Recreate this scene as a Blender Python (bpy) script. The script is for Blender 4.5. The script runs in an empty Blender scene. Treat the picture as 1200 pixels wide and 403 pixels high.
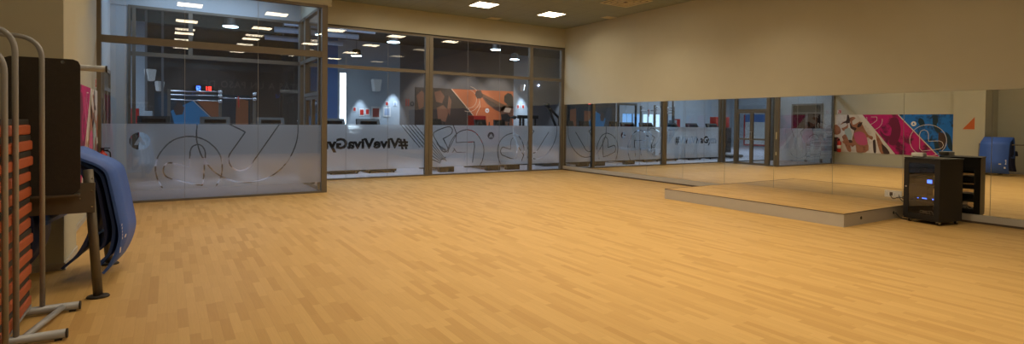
import bpy, bmesh, math, random
import numpy as np
from mathutils import Vector, Matrix
random.seed(7)
S = bpy.context.scene
COL = S.collection
PI = math.pi

# ------------------------------------------------------------------ survey
F = 642.373; CY = 154.228; PITCH = math.radians(-0.9606); ROLL = math.radians(0.6671); YAW = math.radians(32.1547)
EYE = 1.5
XM = 10.783; YF = 14.082; H = 4.506; XB = 2.769; YB = 11.74; XL = -1.022; XP = -0.86
YP1, YP0 = 7.73, 6.88           # pier on the left wall
XR = -1.95                      # recessed part of the left wall
YFR = -2.6                      # front wall behind the viewer
HEAD = 3.875; MID = 2.865
YG = 24.0; XG0 = -12.0; XG1 = 21.0; HG = 5.0

def plane(px, py, ax, v, mir=False):
    """where a measured sight line meets a wall / floor plane (survey of flat decorations)"""
    c, s = math.cos(ROLL), math.sin(ROLL)
    dx, dy = px - 600, py - CY
    a = dx * c + dy * s; b = -dx * s + dy * c
    r = a / F; u = -b / F
    fw = math.cos(PITCH) - u * math.sin(PITCH); z = math.sin(PITCH) + u * math.cos(PITCH)
    d = (r * math.cos(YAW) + fw * math.sin(YAW), fw * math.cos(YAW) - r * math.sin(YAW), z)
    i = 'XYZ'.index(ax)
    vv = 2 * XM - v if (mir and ax == 'X') else v
    t = (vv - (0, 0, EYE)[i]) / d[i]
    q = [d[0] * t, d[1] * t, EYE + d[2] * t]
    if mir: q[0] = 2 * XM - q[0]
    return q

# ------------------------------------------------------------------ materials
def mat(name, col, rough=0.6, metal=0.0, spec=0.5, emis=None, es=0, noise=0.0, nscale=20, bump=0.0, bscale=200, coat=0):
    m = bpy.data.materials.new(name); m.use_nodes = True
    nt = m.node_tree; b = nt.nodes['Principled BSDF']
    b.inputs['Base Color'].default_value = (*col, 1); b.inputs['Roughness'].default_value = rough
    b.inputs['Metallic'].default_value = metal; b.inputs['Specular IOR Level'].default_value = spec
    b.inputs['Coat Weight'].default_value = coat
    if emis: b.inputs['Emission Color'].default_value = (*emis, 1); b.inputs['Emission Strength'].default_value = es
    tc = nt.nodes.new('ShaderNodeTexCoord')
    if noise:
        n = nt.nodes.new('ShaderNodeTexNoise'); n.inputs['Scale'].default_value = nscale; n.inputs['Detail'].default_value = 4
        nt.links.new(tc.outputs['Object'], n.inputs['Vector'])
        mx = nt.nodes.new('ShaderNodeMix'); mx.data_type = 'RGBA'
        mx.inputs['A'].default_value = (*[c * (1 - noise) for c in col], 1); mx.inputs['B'].default_value = (*[min(1, c * (1 + noise)) for c in col], 1)
        nt.links.new(n.outputs['Fac'], mx.inputs['Factor']); nt.links.new(mx.outputs['Result'], b.inputs['Base Color'])
    if bump:
        n = nt.nodes.new('ShaderNodeTexNoise'); n.inputs['Scale'].default_value = bscale
        nt.links.new(tc.outputs['Object'], n.inputs['Vector'])
        bp = nt.nodes.new('ShaderNodeBump'); bp.inputs['Strength'].default_value = bump; bp.inputs['Distance'].default_value = 0.002
        nt.links.new(n.outputs['Fac'], bp.inputs['Height']); nt.links.new(bp.outputs['Normal'], b.inputs['Normal'])
    return m

def srgb(r, g, b):
    f = lambda c: ((c / 255 + 0.055) / 1.055) ** 2.4 if c > 10 else c / 255 / 12.92
    return (f(r), f(g), f(b))

M = {}
M['wall'] = mat('wall_paint', (0.50, 0.49, 0.405), 0.75, noise=0.04, nscale=3, bump=0.15, bscale=150)
M['gwall'] = mat('gym_wall_paint', (0.44, 0.485, 0.53), 0.7, noise=0.04, nscale=2)
M['gdark'] = mat('dark_wall_paint', (0.055, 0.048, 0.042), 0.7, noise=0.08, nscale=2)
M['ggrey'] = mat('grey_wall_paint', (0.16, 0.15, 0.15), 0.7, noise=0.06, nscale=2)
M['gblue'] = mat('blue_wall_paint', (0.10, 0.20, 0.45), 0.6, noise=0.04)
M['gceil'] = mat('black_ceiling_paint', (0.018, 0.018, 0.02), 0.9, noise=0.1)
M['gfloor'] = mat('gym_vinyl_floor', (0.58, 0.55, 0.62), 0.35, noise=0.05, nscale=5)
M['frame'] = mat('bronze_aluminium', (0.165, 0.145, 0.118), 0.45, metal=0.2, noise=0.04, nscale=8)
M['gap'] = mat('shadow_gap', (0.02, 0.017, 0.015), 0.8)
M['skirt'] = mat('grey_laminate', (0.46, 0.44, 0.41), 0.5, noise=0.04, nscale=6)
M['trimdark'] = mat('dark_edge_trim', (0.10, 0.075, 0.06), 0.5)
M['black'] = mat('black_powder_coat', (0.008, 0.0075, 0.0075), 0.45, noise=0.1)
M['blackgloss'] = mat('black_gloss', (0.01, 0.01, 0.012), 0.2)
M['rubber'] = mat('black_rubber', (0.034, 0.028, 0.024), 0.75, noise=0.2, nscale=40, bump=0.6, bscale=160)
M['tube'] = mat('silver_grey_tube', (0.36, 0.38, 0.43), 0.4, metal=0.2, noise=0.04)
M['standm'] = mat('taupe_steel', (0.155, 0.14, 0.12), 0.45, metal=0.3, noise=0.05)
M['steel'] = mat('brushed_steel', (0.6, 0.58, 0.55), 0.3, metal=0.9, noise=0.05)
M['chrome'] = mat('chrome', (0.75, 0.78, 0.82), 0.15, metal=1.0)
M['orange'] = mat('orange_vinyl', (0.42, 0.095, 0.035), 0.5, noise=0.12, nscale=8)
M['padblack'] = mat('black_vinyl', (0.018, 0.018, 0.02), 0.5, noise=0.1)
M['mat1'] = mat('bright_blue_foam', (0.045, 0.125, 0.52), 0.55, noise=0.08, nscale=10, bump=0.3, bscale=300)
M['mat2'] = mat('deep_blue_foam', (0.014, 0.055, 0.24), 0.6, noise=0.08, nscale=10)
M['mat3'] = mat('navy_foam', (0.012, 0.024, 0.10), 0.6, noise=0.08, nscale=10)
M['white'] = mat('white_plastic', (0.75, 0.73, 0.70), 0.4, noise=0.02)
M['red'] = mat('red_enamel', (0.55, 0.03, 0.02), 0.35, noise=0.05)
M['whitemk'] = mat('white_print', (0.8, 0.8, 0.8), 0.5)
M['ledb'] = mat('blue_led', (0, 0, 0), 0.5, emis=(0.05, 0.15, 1.0), es=9)
M['ledr'] = mat('red_led', (0, 0, 0), 0.5, emis=(1.0, 0.03, 0.02), es=9)
M['joint'] = mat('silicone_joint', (.30, .30, .31), .3)
M['lamp'] = mat('panel_diffuser', (0.8, 0.8, 0.8), 0.5, emis=(1.0, 0.83, 0.58), es=11)
M['lampnear'] = mat('panel_diffuser_dim', (0.8, 0.8, 0.8), 0.5, emis=(1.0, 0.83, 0.58), es=2)
M['glamp'] = mat('pendant_diffuser', (0.8, 0.8, 0.8), 0.5, emis=(0.62, 0.86, 1.0), es=30)
M['day'] = mat('daylight_pane', (0.5, 0.6, 0.7), 0.5, emis=(0.12, 0.42, 1.0), es=.9)
M['day2'] = mat('pale_daylight_pane', (0.5, 0.6, 0.7), 0.5, emis=(0.55, 0.80, 1.0), es=1.6)
M['daywhite'] = mat('bright_daylight_pane', (0.5, 0.6, 0.7), 0.5, emis=(0.70, 0.88, 1.0), es=9)
M['vent'] = mat('cream_vent', (0.62, 0.55, 0.36), 0.5, noise=0.03)
M['duct'] = mat('galvanised_duct', (0.42, 0.50, 0.66), 0.45, metal=0.2)

def glass_mat(name, tint=(0.95, 0.96, 0.97), refl=1.0):
    m = bpy.data.materials.new(name); m.use_nodes = True; nt = m.node_tree; nt.nodes.clear()
    out = nt.nodes.new('ShaderNodeOutputMaterial'); mix = nt.nodes.new('ShaderNodeMixShader')
    tr = nt.nodes.new('ShaderNodeBsdfTransparent'); tr.inputs['Color'].default_value = (*tint, 1)
    gl = nt.nodes.new('ShaderNodeBsdfGlossy'); gl.inputs['Roughness'].default_value = 0.0; gl.inputs['Color'].default_value = (1, 1, 1, 1)
    lw = nt.nodes.new('ShaderNodeLayerWeight'); lw.inputs['Blend'].default_value = 0.5
    p = nt.nodes.new('ShaderNodeMath'); p.operation = 'POWER'; p.inputs[1].default_value = 4.5
    ml = nt.nodes.new('ShaderNodeMath'); ml.operation = 'MULTIPLY_ADD'; ml.inputs[1].default_value = 0.9 * refl; ml.inputs[2].default_value = 0.075 * refl
    nt.links.new(lw.outputs['Facing'], p.inputs[0]); nt.links.new(p.outputs[0], ml.inputs[0]); nt.links.new(ml.outputs[0], mix.inputs[0])
    nt.links.new(tr.outputs[0], mix.inputs[1]); nt.links.new(gl.outputs[0], mix.inputs[2]); nt.links.new(mix.outputs[0], out.inputs[0])
    return m
M['glass'] = glass_mat('clear_glass')
M['smoked'] = glass_mat('smoked_glass', (0.66, 0.62, 0.58))

def film_mat():
    m = bpy.data.materials.new('frosted_film'); m.use_nodes = True; nt = m.node_tree; nt.nodes.clear()
    out = nt.nodes.new('ShaderNodeOutputMaterial')
    tl = nt.nodes.new('ShaderNodeBsdfTranslucent'); tl.inputs['Color'].default_value = (0.80, 0.82, 0.86, 1)
    df = nt.nodes.new('ShaderNodeBsdfDiffuse'); df.inputs['Color'].default_value = (0.44, 0.45, 0.49, 1)
    tr = nt.nodes.new('ShaderNodeBsdfTransparent')
    rf = nt.nodes.new('ShaderNodeBsdfRefraction'); rf.inputs['IOR'].default_value = 1.15; rf.inputs['Roughness'].default_value = 0.42
    tc = nt.nodes.new('ShaderNodeTexCoord'); nz = nt.nodes.new('ShaderNodeTexNoise'); nz.inputs['Scale'].default_value = 60
    nt.links.new(tc.outputs['Object'], nz.inputs['Vector'])
    a = nt.nodes.new('ShaderNodeMixShader'); a.inputs[0].default_value = 0.38
    b = nt.nodes.new('ShaderNodeMixShader'); b.inputs[0].default_value = 0.42
    c = nt.nodes.new('ShaderNodeMixShader'); c.inputs[0].default_value = 0.05
    nt.links.new(tl.outputs[0], a.inputs[1]); nt.links.new(df.outputs[0], a.inputs[2])
    nt.links.new(a.outputs[0], b.inputs[1]); nt.links.new(rf.outputs[0], b.inputs[2])
    nt.links.new(b.outputs[0], c.inputs[1]); nt.links.new(tr.outputs[0], c.inputs[2]); nt.links.new(c.outputs[0], out.inputs[0])
    return m
M['film'] = film_mat()

def mirror_mat():
    m = bpy.data.materials.new('mirror_silver'); m.use_nodes = True; nt = m.node_tree; nt.nodes.clear()
    out = nt.nodes.new('ShaderNodeOutputMaterial'); g = nt.nodes.new('ShaderNodeBsdfGlossy')
    g.inputs['Color'].default_value = (0.76, 0.78, 0.76, 1); g.inputs['Roughness'].default_value = 0.0
    nt.links.new(g.outputs[0], out.inputs[0]); return m
M['mirror'] = mirror_mat()

def floor_mat():
    m = bpy.data.materials.new('wood_strip_floor'); m.use_nodes = True; nt = m.node_tree; N = nt.nodes; L = nt.links
    b = N['Principled BSDF']
    tc = N.new('ShaderNodeTexCoord'); sp = N.new('ShaderNodeSeparateXYZ'); L.new(tc.outputs['Object'], sp.inputs[0])
    def mth(op, a, bb=None, c=None):
        n = N.new('ShaderNodeMath'); n.operation = op
        for i, v in enumerate((a, bb, c)):
            if v is None: continue
            if hasattr(v, 'is_linked') or hasattr(v, 'links'): L.new(v, n.inputs[i])
            else: n.inputs[i].default_value = v
        return n.outputs[0]
    fx = mth('DIVIDE', sp.outputs[0], 0.066); row = mth('FLOOR', fx)
    w1 = N.new('ShaderNodeTexWhiteNoise'); w1.noise_dimensions = '1D'; L.new(row, w1.inputs['W'])
    ln = mth('MULTIPLY_ADD', sp.outputs[1], 1 / 0.46, mth('MULTIPLY', w1.outputs['Value'], 7.3))
    colm = mth('FLOOR', ln)
    cmb = N.new('ShaderNodeCombineXYZ'); L.new(row, cmb.inputs[0]); L.new(colm, cmb.inputs[1])
    w2 = N.new('ShaderNodeTexWhiteNoise'); w2.noise_dimensions = '3D'; L.new(cmb.outputs[0], w2.inputs['Vector'])
    rmp = N.new('ShaderNodeValToRGB'); e = rmp.color_ramp.elements
    e[0].position = 0; e[0].color = (0.485, 0.293, 0.098, 1); e[1].position = 1; e[1].color = (0.595, 0.383, 0.146, 1)
    k = e.new(0.4); k.color = (0.553, 0.348, 0.127, 1)
    L.new(w2.outputs['Value'], rmp.inputs['Fac'])
    # grain along the strips
    mp = N.new('ShaderNodeMapping'); mp.inputs['Scale'].default_value = (90, 4, 1); L.new(tc.outputs['Object'], mp.inputs[0])
    nz = N.new('ShaderNodeTexNoise'); nz.inputs['Scale'].default_value = 1.0; nz.inputs['Detail'].default_value = 3; L.new(mp.outputs[0], nz.inputs['Vector'])
    g = mth('MULTIPLY_ADD', nz.outputs['Fac'], 0.16, 0.92)
    # thin joints
    fr = mth('FRACT', fx); j1 = mth('LESS_THAN', fr, 0.03)
    fr2 = mth('FRACT', ln); j2 = mth('LESS_THAN', fr2, 0.006)
    j = mth('SUBTRACT', 1.0, mth('MULTIPLY', mth('MAXIMUM', j1, j2), 0.12))
    gg = mth('MULTIPLY', g, j)
    mx = N.new('ShaderNodeMix'); mx.data_type = 'RGBA'; mx.blend_type = 'MULTIPLY'; mx.inputs['Factor'].default_value = 1
    cc = N.new('ShaderNodeCombineColor'); L.new(gg, cc.inputs[0]); L.new(gg, cc.inputs[1]); L.new(gg, cc.inputs[2])
    L.new(rmp.outputs['Color'], mx.inputs['A']); L.new(cc.outputs[0], mx.inputs['B']); L.new(mx.outputs['Result'], b.inputs['Base Color'])
    b.inputs['Roughness'].default_value = 0.5; b.inputs['Specular IOR Level'].default_value = 0.22
    return m
M['floor'] = floor_mat()

def ceil_mat():
    m = bpy.data.materials.new('ceiling_tiles'); m.use_nodes = True; nt = m.node_tree; N = nt.nodes; L = nt.links
    b = N['Principled BSDF']; tc = N.new('ShaderNodeTexCoord')
    br = N.new('ShaderNodeTexBrick'); br.offset = 0; br.inputs['Scale'].default_value = 1.0
    br.inputs['Brick Width'].default_value = 0.6; br.inputs['Row Height'].default_value = 0.6; br.inputs['Mortar Size'].default_value = 0.006
    br.inputs['Color1'].default_value = (0.27, 0.30, 0.26, 1); br.inputs['Color2'].default_value = (0.28, 0.31, 0.27, 1); br.inputs['Mortar'].default_value = (0.20, 0.22, 0.20, 1)
    mp = N.new('ShaderNodeMapping'); mp.inputs['Location'].default_value = (0.04, 0.25, 0)
    L.new(tc.outputs['Object'], mp.inputs[0]); L.new(mp.outputs[0], br.inputs['Vector']); L.new(br.outputs['Color'], b.inputs['Base Color'])
    b.inputs['Roughness'].default_value = 0.85
    return m
M['ceil'] = ceil_mat()

# ------------------------------------------------------------------ mesh helpers
def add_box(bm, x0, x1, y0, y1, z0, z1, bev=0.0):
    r = bmesh.ops.create_cube(bm, size=1)
    vs = r['verts']
    bmesh.ops.scale(bm, vec=(abs(x1 - x0), abs(y1 - y0), abs(z1 - z0)), verts=vs)
    bmesh.ops.translate(bm, vec=((x0 + x1) / 2, (y0 + y1) / 2, (z0 + z1) / 2), verts=vs)
    if bev > 0:
        es = list({e for v in vs for e in v.link_edges})
        bmesh.ops.bevel(bm, geom=es, offset=bev, segments=2, profile=0.5, affect='EDGES')
    return vs

def rounded(pts, rad, n=6):
    out = [Vector(pts[0])]
    for i in range(1, len(pts) - 1):
        p, a, b = Vector(pts[i]), Vector(pts[i - 1]), Vector(pts[i + 1])
        d1 = (a - p); d2 = (b - p); r = min(rad, d1.length * 0.49, d2.length * 0.49)
        s = p + d1.normalized() * r; e = p + d2.normalized() * r
        for k in range(n + 1):
            t = k / n; out.append((1 - t) ** 2 * s + 2 * t * (1 - t) * p + t * t * e)
    out.append(Vector(pts[-1])); return out

def add_tube(bm, pts, r, seg=12, sx=1.0, sy=1.0, cap=True):
    pts = [Vector(p) for p in pts]; rings = []
    prev = None
    for i, p in enumerate(pts):
        if i == 0: t = pts[1] - p
        elif i == len(pts) - 1: t = p - pts[i - 1]
        else: t = (pts[i + 1] - p).normalized() + (p - pts[i - 1]).normalized()
        t.normalize()
        if prev is None:
            up = Vector((0, 0, 1)) if abs(t.z) < 0.9 else Vector((0, 1, 0))
            n1 = t.cross(up).normalized()
        else:
            n1 = (prev - t * prev.dot(t)).normalized()
        prev = n1; n2 = t.cross(n1)
        rings.append([bm.verts.new(p + (n1 * math.cos(2 * PI * k / seg) * sx + n2 * math.sin(2 * PI * k / seg) * sy) * r) for k in range(seg)])
    for a, b in zip(rings, rings[1:]):
        for k in range(seg):
            f = bm.faces.new((a[k], a[(k + 1) % seg], b[(k + 1) % seg], b[k])); f.smooth = True
    if cap:
        bm.faces.new(rings[0]); bm.faces.new(list(reversed(rings[-1])))

def add_lathe(bm, prof, c=(0, 0, 0), seg=24):
    rings = []
    for r, z in prof:
        rings.append([bm.verts.new((c[0] + r * math.cos(2 * PI * k / seg), c[1] + r * math.sin(2 * PI * k / seg), c[2] + z)) for k in range(seg)])
    for a, b in zip(rings, rings[1:]):
        for k in range(seg):
            f = bm.faces.new((a[k], a[(k + 1) % seg], b[(k + 1) % seg], b[k])); f.smooth = True
    if prof[0][0] > 0: bm.faces.new(list(reversed(rings[0])))
    if prof[-1][0] > 0: bm.faces.new(rings[-1])

def add_prism(bm, poly, axis, a, b):
    """extrude a closed 2-D outline along X, Y or Z between a and b"""
    def P3(p, t):
        return {'X': (t, p[0], p[1]), 'Y': (p[0], t, p[1]), 'Z': (p[0], p[1], t)}[axis]
    va = [bm.verts.new(P3(p, a)) for p in poly]; vb = [bm.verts.new(P3(p, b)) for p in poly]
    n = len(poly)
    bm.faces.new(va); bm.faces.new(list(reversed(vb)))
    for k in range(n): bm.faces.new((va[k], vb[k], vb[(k + 1) % n], va[(k + 1) % n]))

def obj(name, bm, m, parent=None, loc=None):
    """link a mesh; world-space geometry, origin moved to its parent"""
    bmesh.ops.recalc_face_normals(bm, faces=bm.faces)
    me = bpy.data.meshes.new(name); bm.to_mesh(me); bm.free()
    for mm in (m if isinstance(m, (list, tuple)) else [m]): me.materials.append(mm)
    o = bpy.data.objects.new(name, me); COL.objects.link(o)
    if parent: o.parent = parent
    if loc: o.location = loc
    return o

def tag(o, label, cat, group=None, kind=None):
    o['label'] = label; o['category'] = cat
    if group: o['group'] = group
    if kind: o['kind'] = kind
    return o

def thing(name, label, cat, loc=(0, 0, 0), rz=0, group=None):
    o = bpy.data.objects.new(name, None); COL.objects.link(o); o.empty_display_size = 0.1
    o.location = loc; o.rotation_euler = (0, 0, rz)
    return tag(o, label, cat, group)

def struct(name, bm, m, parent=None):
    o = obj(name, bm, m, parent)
    if parent is None: o['kind'] = 'structure'
    return o

def box(*a, **k):
    bm = bmesh.new(); add_box(bm, *a, **k); return bm
def boxes(lst):
    bm = bmesh.new()
    for a in lst: add_box(bm, *a[:6], bev=a[6] if len(a) > 6 else 0)
    return bm

def copy_tree(o, parent=None):
    c = o.copy(); COL.objects.link(c); c.parent = parent
    for ch in list(o.children): copy_tree(ch, c)
    return c

def smooth_mods(o, lv=1):
    pass

# ------------------------------------------------------------------ room shell
bm = bmesh.new(); add_prism(bm, [(XR - .2, YFR - .2), (XM + .2, YFR - .2), (XM + .2, YF - .02), (XB, YF - .02), (XB, YB), (XR - .2, YB)], 'Z', -.1, 0)
struct('floor', bm, M['floor'])
struct('floor', box(XR - .2, XB, YB, YF - .02, -0.1, 0), mat('gym_vinyl_darkened', (0.27, 0.25, 0.27), .4, noise=.05))  # gym vinyl darkened in colour so the entrance reads dimmer
struct('ceiling', box(XR - .2, XM + .2, YFR - .2, YB + .06, H, H + 0.1), M['ceil'])
struct('ceiling', box(XB + .06, XM + .2, YB + .06, YF + .1, H, H + 0.1), M['ceil'])
struct('ceiling', box(XL - .2, XB + .06, YB + .06, YF + .1, H, H + 0.1), M['gwall'])
struct('wall_right', box(XM, XM + .2, YFR, YF + .1, 0, H), M['wall'])
struct('wall_back', box(XB + .12, XM, YF - .06, YF + .1, HEAD + .02, H), M['wall'])
struct('wall_back_vestibule', box(XL, XB + .0, YF - .04, YF + .1, HEAD - .02, H), M['gwall'])
struct('wall_front', box(XR, XM, YFR - .2, YFR, 0, H), M['ggrey'])  # grey picked for this unseen wall to cut bounce light near the viewer
struct('wall_left', boxes([(XL - .2, XL, YP1, YF + .1, 0, H)]), M['wall'])
struct('wall_left_pier', boxes([(XR - .2, XP, YP0, YP1, 0, H)]), M['wall'])
struct('wall_left_recess', boxes([(XR - .2, XR, YFR, YP0, 0, H)]), M['wall'])
struct('baseboard_left', boxes([(XL, XL + .012, YP1, YB - .06, 0, .07), (XP, XP + .012, YP0, YP1, 0, .07), (XR, XP + .012, YP0 - .012, YP0, 0, .07), (XL, XP + .012, YP1, YP1 + .012, 0, .07), (XR, XR + .012, YFR, YP0 - .012, 0, .07)]), M['skirt'])
struct('baseboard_right', boxes([(XM - .045, XM, 7.71, YF - .08, .035, .132), (XM - .045, XM, YFR, 4.235, .035, .132)]), M['skirt'])
struct('trim_1', boxes([(XM - .03, XM, 7.71, YF - .08, 0, .035), (XM - .03, XM, YFR, 4.235, 0, .035)]), M['trimdark'])
# bulkhead that closes the entrance box above its glass
struct('wall_entrance_front', boxes([(XL, XB + .12, YB - .05, YB + .05, 3.875, H)]), M['wall'])
struct('wall_entrance_side', boxes([(XB - .03, XB + .12, YB + .05, YF - .06, 3.90, H)]), [M['wall']])
# pale pier at the back of the entrance box
struct('wall_entrance_pier', boxes([(XL, -0.70, YF - .02, YF + .1, 0, HEAD - .02)]), M['gwall'])
struct('wall_entrance_left', boxes([(XL, XL + .02, YB + .06, YF - .02, 0, H)]), M['gwall'])

# ------------------------------------------------------------------ stage platform
PX, PZ, PY1, PY0 = 8.501, 0.196, 7.702, 4.239
st = thing('stage_platform', 'low stage platform with wood top and grey laminate sides against the mirror wall', 'stage', (PX, (PY0 + PY1) / 2, 0))
st.location = (0, 0, 0)
obj('platform_top', box(PX + .012, XM - .004, PY0 + .012, PY1 - .012, PZ - .012, PZ), M['floor'], st)
obj('side_panel', boxes([(PX, PX + .012, PY0, PY1, 0, PZ - .006), (PX + .012, XM - .004, PY0, PY0 + .012, 0, PZ - .006), (PX + .012, XM - .004, PY1 - .012, PY1, 0, PZ - .006)]), M['skirt'], st)
obj('edge_trim', boxes([(PX - .003, PX + .012, PY0 - .003, PY1 + .003, PZ - .006, PZ + .004), (PX + .012, XM - .004, PY0 - .003, PY0 + .012, PZ - .006, PZ + .004), (PX + .012, XM - .004, PY1 - .012, PY1 + .003, PZ - .006, PZ + .004)]), M['trimdark'], st)
for x in (9.0, 10.045):
    bm = bmesh.new(); add_tube(bm, [(x, PY0 + .001, .102), (x, PY0 - .006, .102)], .024, 16); obj('side_socket', bm, M['black'], st)

# ------------------------------------------------------------------ wall mirrors (1.2 m panels)
edges = [YF - .07, 12.81, 11.605, 10.4, 9.2, 8.0, 6.8, 5.6, 4.42, 3.22, 2.02, 0.82]
wh = ['farthest one, in the corner by the glass wall', 'second from the glass wall corner', 'third from the glass wall corner', 'fourth from the glass wall corner',
      'just beyond the far end of the stage', 'at the far end of the stage', 'above the stage, showing the entrance doors', 'above the stage, showing the entrance glass', 'above the stage nearest the outlet, showing pink and white mural',
      'behind the equipment rack, showing blue mural', 'rightmost, showing blue mats', 'beyond the right edge of the view']
for i, (a, b) in enumerate(zip(edges, edges[1:])):
    z0 = .196 if (b > 4.3 and a < 7.9) else .138
    bm = box(XM - .008, XM - .002, b + .003, a - .003, z0 + .001, 2.09, bev=0.0008)
    o = obj('wall_mirror', bm, M['mirror'])
    tag(o, 'tall wall mirror panel, ' + wh[i], 'mirror', 'mirror panels along the right wall')

# ------------------------------------------------------------------ frosted film rasteriser
def text_tris(txt, size, bold=0.0):
    cu = bpy.data.curves.new('tmp', 'FONT'); cu.body = txt; cu.size = size; cu.offset = bold; cu.resolution_u = 3
    o = bpy.data.objects.new('tmp', cu); COL.objects.link(o)
    dg = bpy.context.evaluated_depsgraph_get(); me = bpy.data.meshes.new_from_object(o.evaluated_get(dg))
    me.calc_loop_triangles()
    v = np.array([x.co[:2] for x in me.vertices]); t = np.array([x.vertices[:] for x in me.loop_triangles])
    bpy.data.objects.remove(o); bpy.data.curves.remove(cu); bpy.data.meshes.remove(me)
    return v, t

class Film:
    def __init__(s, x0, x1, z0, z1, c=0.008):
        s.x0, s.z0, s.c = x0, z0, c
        s.nx = int(round((x1 - x0) / c)); s.nz = int(round((z1 - z0) / c))
        s.cx = (x1 - x0) / s.nx; s.cz = (z1 - z0) / s.nz
        s.X, s.Z = np.meshgrid(x0 + (np.arange(s.nx) + .5) * s.cx, z0 + (np.arange(s.nz) + .5) * s.cz)
        s.m = np.ones((s.nz, s.nx), bool)
    def line(s, pts, w=0.018):
        for (ax, az), (bx, bz) in zip(pts, pts[1:]):
            i0 = max(0, int((min(ax, bx) - w - s.x0) / s.cx)); i1 = min(s.nx, int((max(ax, bx) + w - s.x0) / s.cx) + 2)
            j0 = max(0, int((min(az, bz) - w - s.z0) / s.cz)); j1 = min(s.nz, int((max(az, bz) + w - s.z0) / s.cz) + 2)
            if i0 >= i1 or j0 >= j1: continue
            X = s.X[j0:j1, i0:i1]; Z = s.Z[j0:j1, i0:i1]; dx, dz = bx - ax, bz - az; L = dx * dx + dz * dz + 1e-12
            t = np.clip(((X - ax) * dx + (Z - az) * dz) / L, 0, 1)
            s.m[j0:j1, i0:i1] &= ~(np.hypot(X - ax - t * dx, Z - az - t * dz) < w / 2)
    def disc(s, x, z, r, val=False):
        s.m[np.hypot(s.X - x, s.Z - z) < r] = val
    def tris(s, v, t, val=False):
        for a, b, c in t:
            A, B, C = v[a], v[b], v[c]
            lo = np.minimum(np.minimum(A, B), C); hi = np.maximum(np.maximum(A, B), C)
            i0 = max(0, int((lo[0] - s.x0) / s.cx)); i1 = min(s.nx, int((hi[0] - s.x0) / s.cx) + 2)
            j0 = max(0, int((lo[1] - s.z0) / s.cz)); j1 = min(s.nz, int((hi[1] - s.z0) / s.cz) + 2)
            if i0 >= i1 or j0 >= j1: continue
            X = s.X[j0:j1, i0:i1]; Z = s.Z[j0:j1, i0:i1]
            e = lambda P, Q: (Q[0] - P[0]) * (Z - P[1]) - (Q[1] - P[1]) * (X - P[0])
            e1, e2, e3 = e(A, B), e(B, C), e(C, A)
            s.m[j0:j1, i0:i1][((e1 >= 0) & (e2 >= 0) & (e3 >= 0)) | ((e1 <= 0) & (e2 <= 0) & (e3 <= 0))] = val
    def mesh(s, y):
        bm = bmesh.new(); open_ = {}
        def emit(i0, i1, j0, j1):
            x0 = s.x0 + i0 * s.cx; x1 = s.x0 + i1 * s.cx; z0 = s.z0 + j0 * s.cz; z1 = s.z0 + j1 * s.cz
            bm.faces.new([bm.verts.new(p) for p in ((x0, y, z0), (x1, y, z0), (x1, y, z1), (x0, y, z1))])
        for j in range(s.nz + 1):
            runs = set()
            if j < s.nz:
                r = np.concatenate([[0], s.m[j].astype(int), [0]]); d = np.diff(r)
                runs = set(zip(np.where(d == 1)[0].tolist(), np.where(d == -1)[0].tolist()))
            for k in [k for k in open_ if k not in runs]: emit(k[0], k[1], open_.pop(k), j)
            for k in runs: open_.setdefault(k, j)
        return bm

def smoothpoly(p, n=4):
    """Catmull-Rom through the points"""
    out = []
    for i in range(len(p) - 1):
        a = p[max(0, i - 1)]; b = p[i]; c = p[i + 1]; d = p[min(len(p) - 1, i + 2)]
        for k in range(n):
            t = k / n
            out.append(tuple(.5 * (2 * b[q] + (c[q] - a[q]) * t + (2 * a[q] - 5 * b[q] + 4 * c[q] - d[q]) * t * t + (3 * b[q] - a[q] - 3 * c[q] + d[q]) * t ** 3) for q in (0, 1)))
    out.append(p[-1]); return out

def onplane(y, px):  # glass planes
    return [(lambda q: (q[0], q[2]))(plane(a, b, 'Y', y)) for a, b in px]

def logo_cut(f, x, z, r):
    f.disc(x, z, r)
    a = [(x - r * .55, z - r * .45), (x, z + r * .62), (x + r * .55, z - r * .45)]
    f.tris(np.array(a), np.array([[0, 1, 2]]), True)
    b = [(x - r * .2, z - r * .45), (x, z + r * .05), (x + r * .2, z - r * .45)]
    f.tris(np.array(b), np.array([[0, 1, 2]]), False)

# ------------------------------------------------------------------ far glass wall
F0, F1 = .225, 1.40
def glazing(name, label_parent, y, x0, x1, posts, seams, film=None, mid=(MID - .045, MID + .04), top=HEAD, d=.05):
    """frame with posts, panes and film; all in one fixed window unit"""
    fr = bmesh.new()
    add_box(fr, x0, x1, y - d, y + d, 0, .035); add_box(fr, x0, x1, y - d, y + d, top - .055, top)
    xs = sorted(posts)
    for a, b in posts: add_box(fr, a, b, y - d - .003, y + d + .003, 0, top - .003)
    for (a, b), (c, e) in zip(xs, xs[1:]):
        if mid: add_box(fr, b, c, y - d * .8, y + d * .8, *mid)
    w = struct(name, fr, M['frame'])
    for (a, b), (c, e) in zip(xs, xs[1:]):
        cut = [b] + [s for s in seams if b < s < c] + [c]
        for p in cut[1:-1]:
            for zz in (((.035, mid[0]), (mid[1], top - .055)) if mid else ((.035, top - .055),)): obj('glass_joint', box(p - .003, p + .003, y - .005, y + .005, *zz), M['joint'], w)
        for p, q in zip(cut, cut[1:]):
            if mid:
                obj('pane', box(p + .003, q - .003, y - .004, y + .004, .035, mid[0]), M['glass'], w)
                obj('pane', box(p + .003, q - .003, y - .004, y + .004, mid[1], top - .055), M['glass'], w)
            else: obj('pane', box(p + .003, q - .003, y - .004, y + .004, .035, top - .055), M['glass'], w)
    return w
CP = (10.665, XM)
w1 = glazing('window_1', '', YF, XB + .12, 6.22, [(XB + .12, XB + .2), (6.0, 6.105)], [3.852, 4.951])
w2 = glazing('window_2', '', YF, 6.115, XM - .001, [(6.115, 6.22), (9.45, 9.565), (10.665, XM - .001)], [7.326, 8.399])
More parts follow.
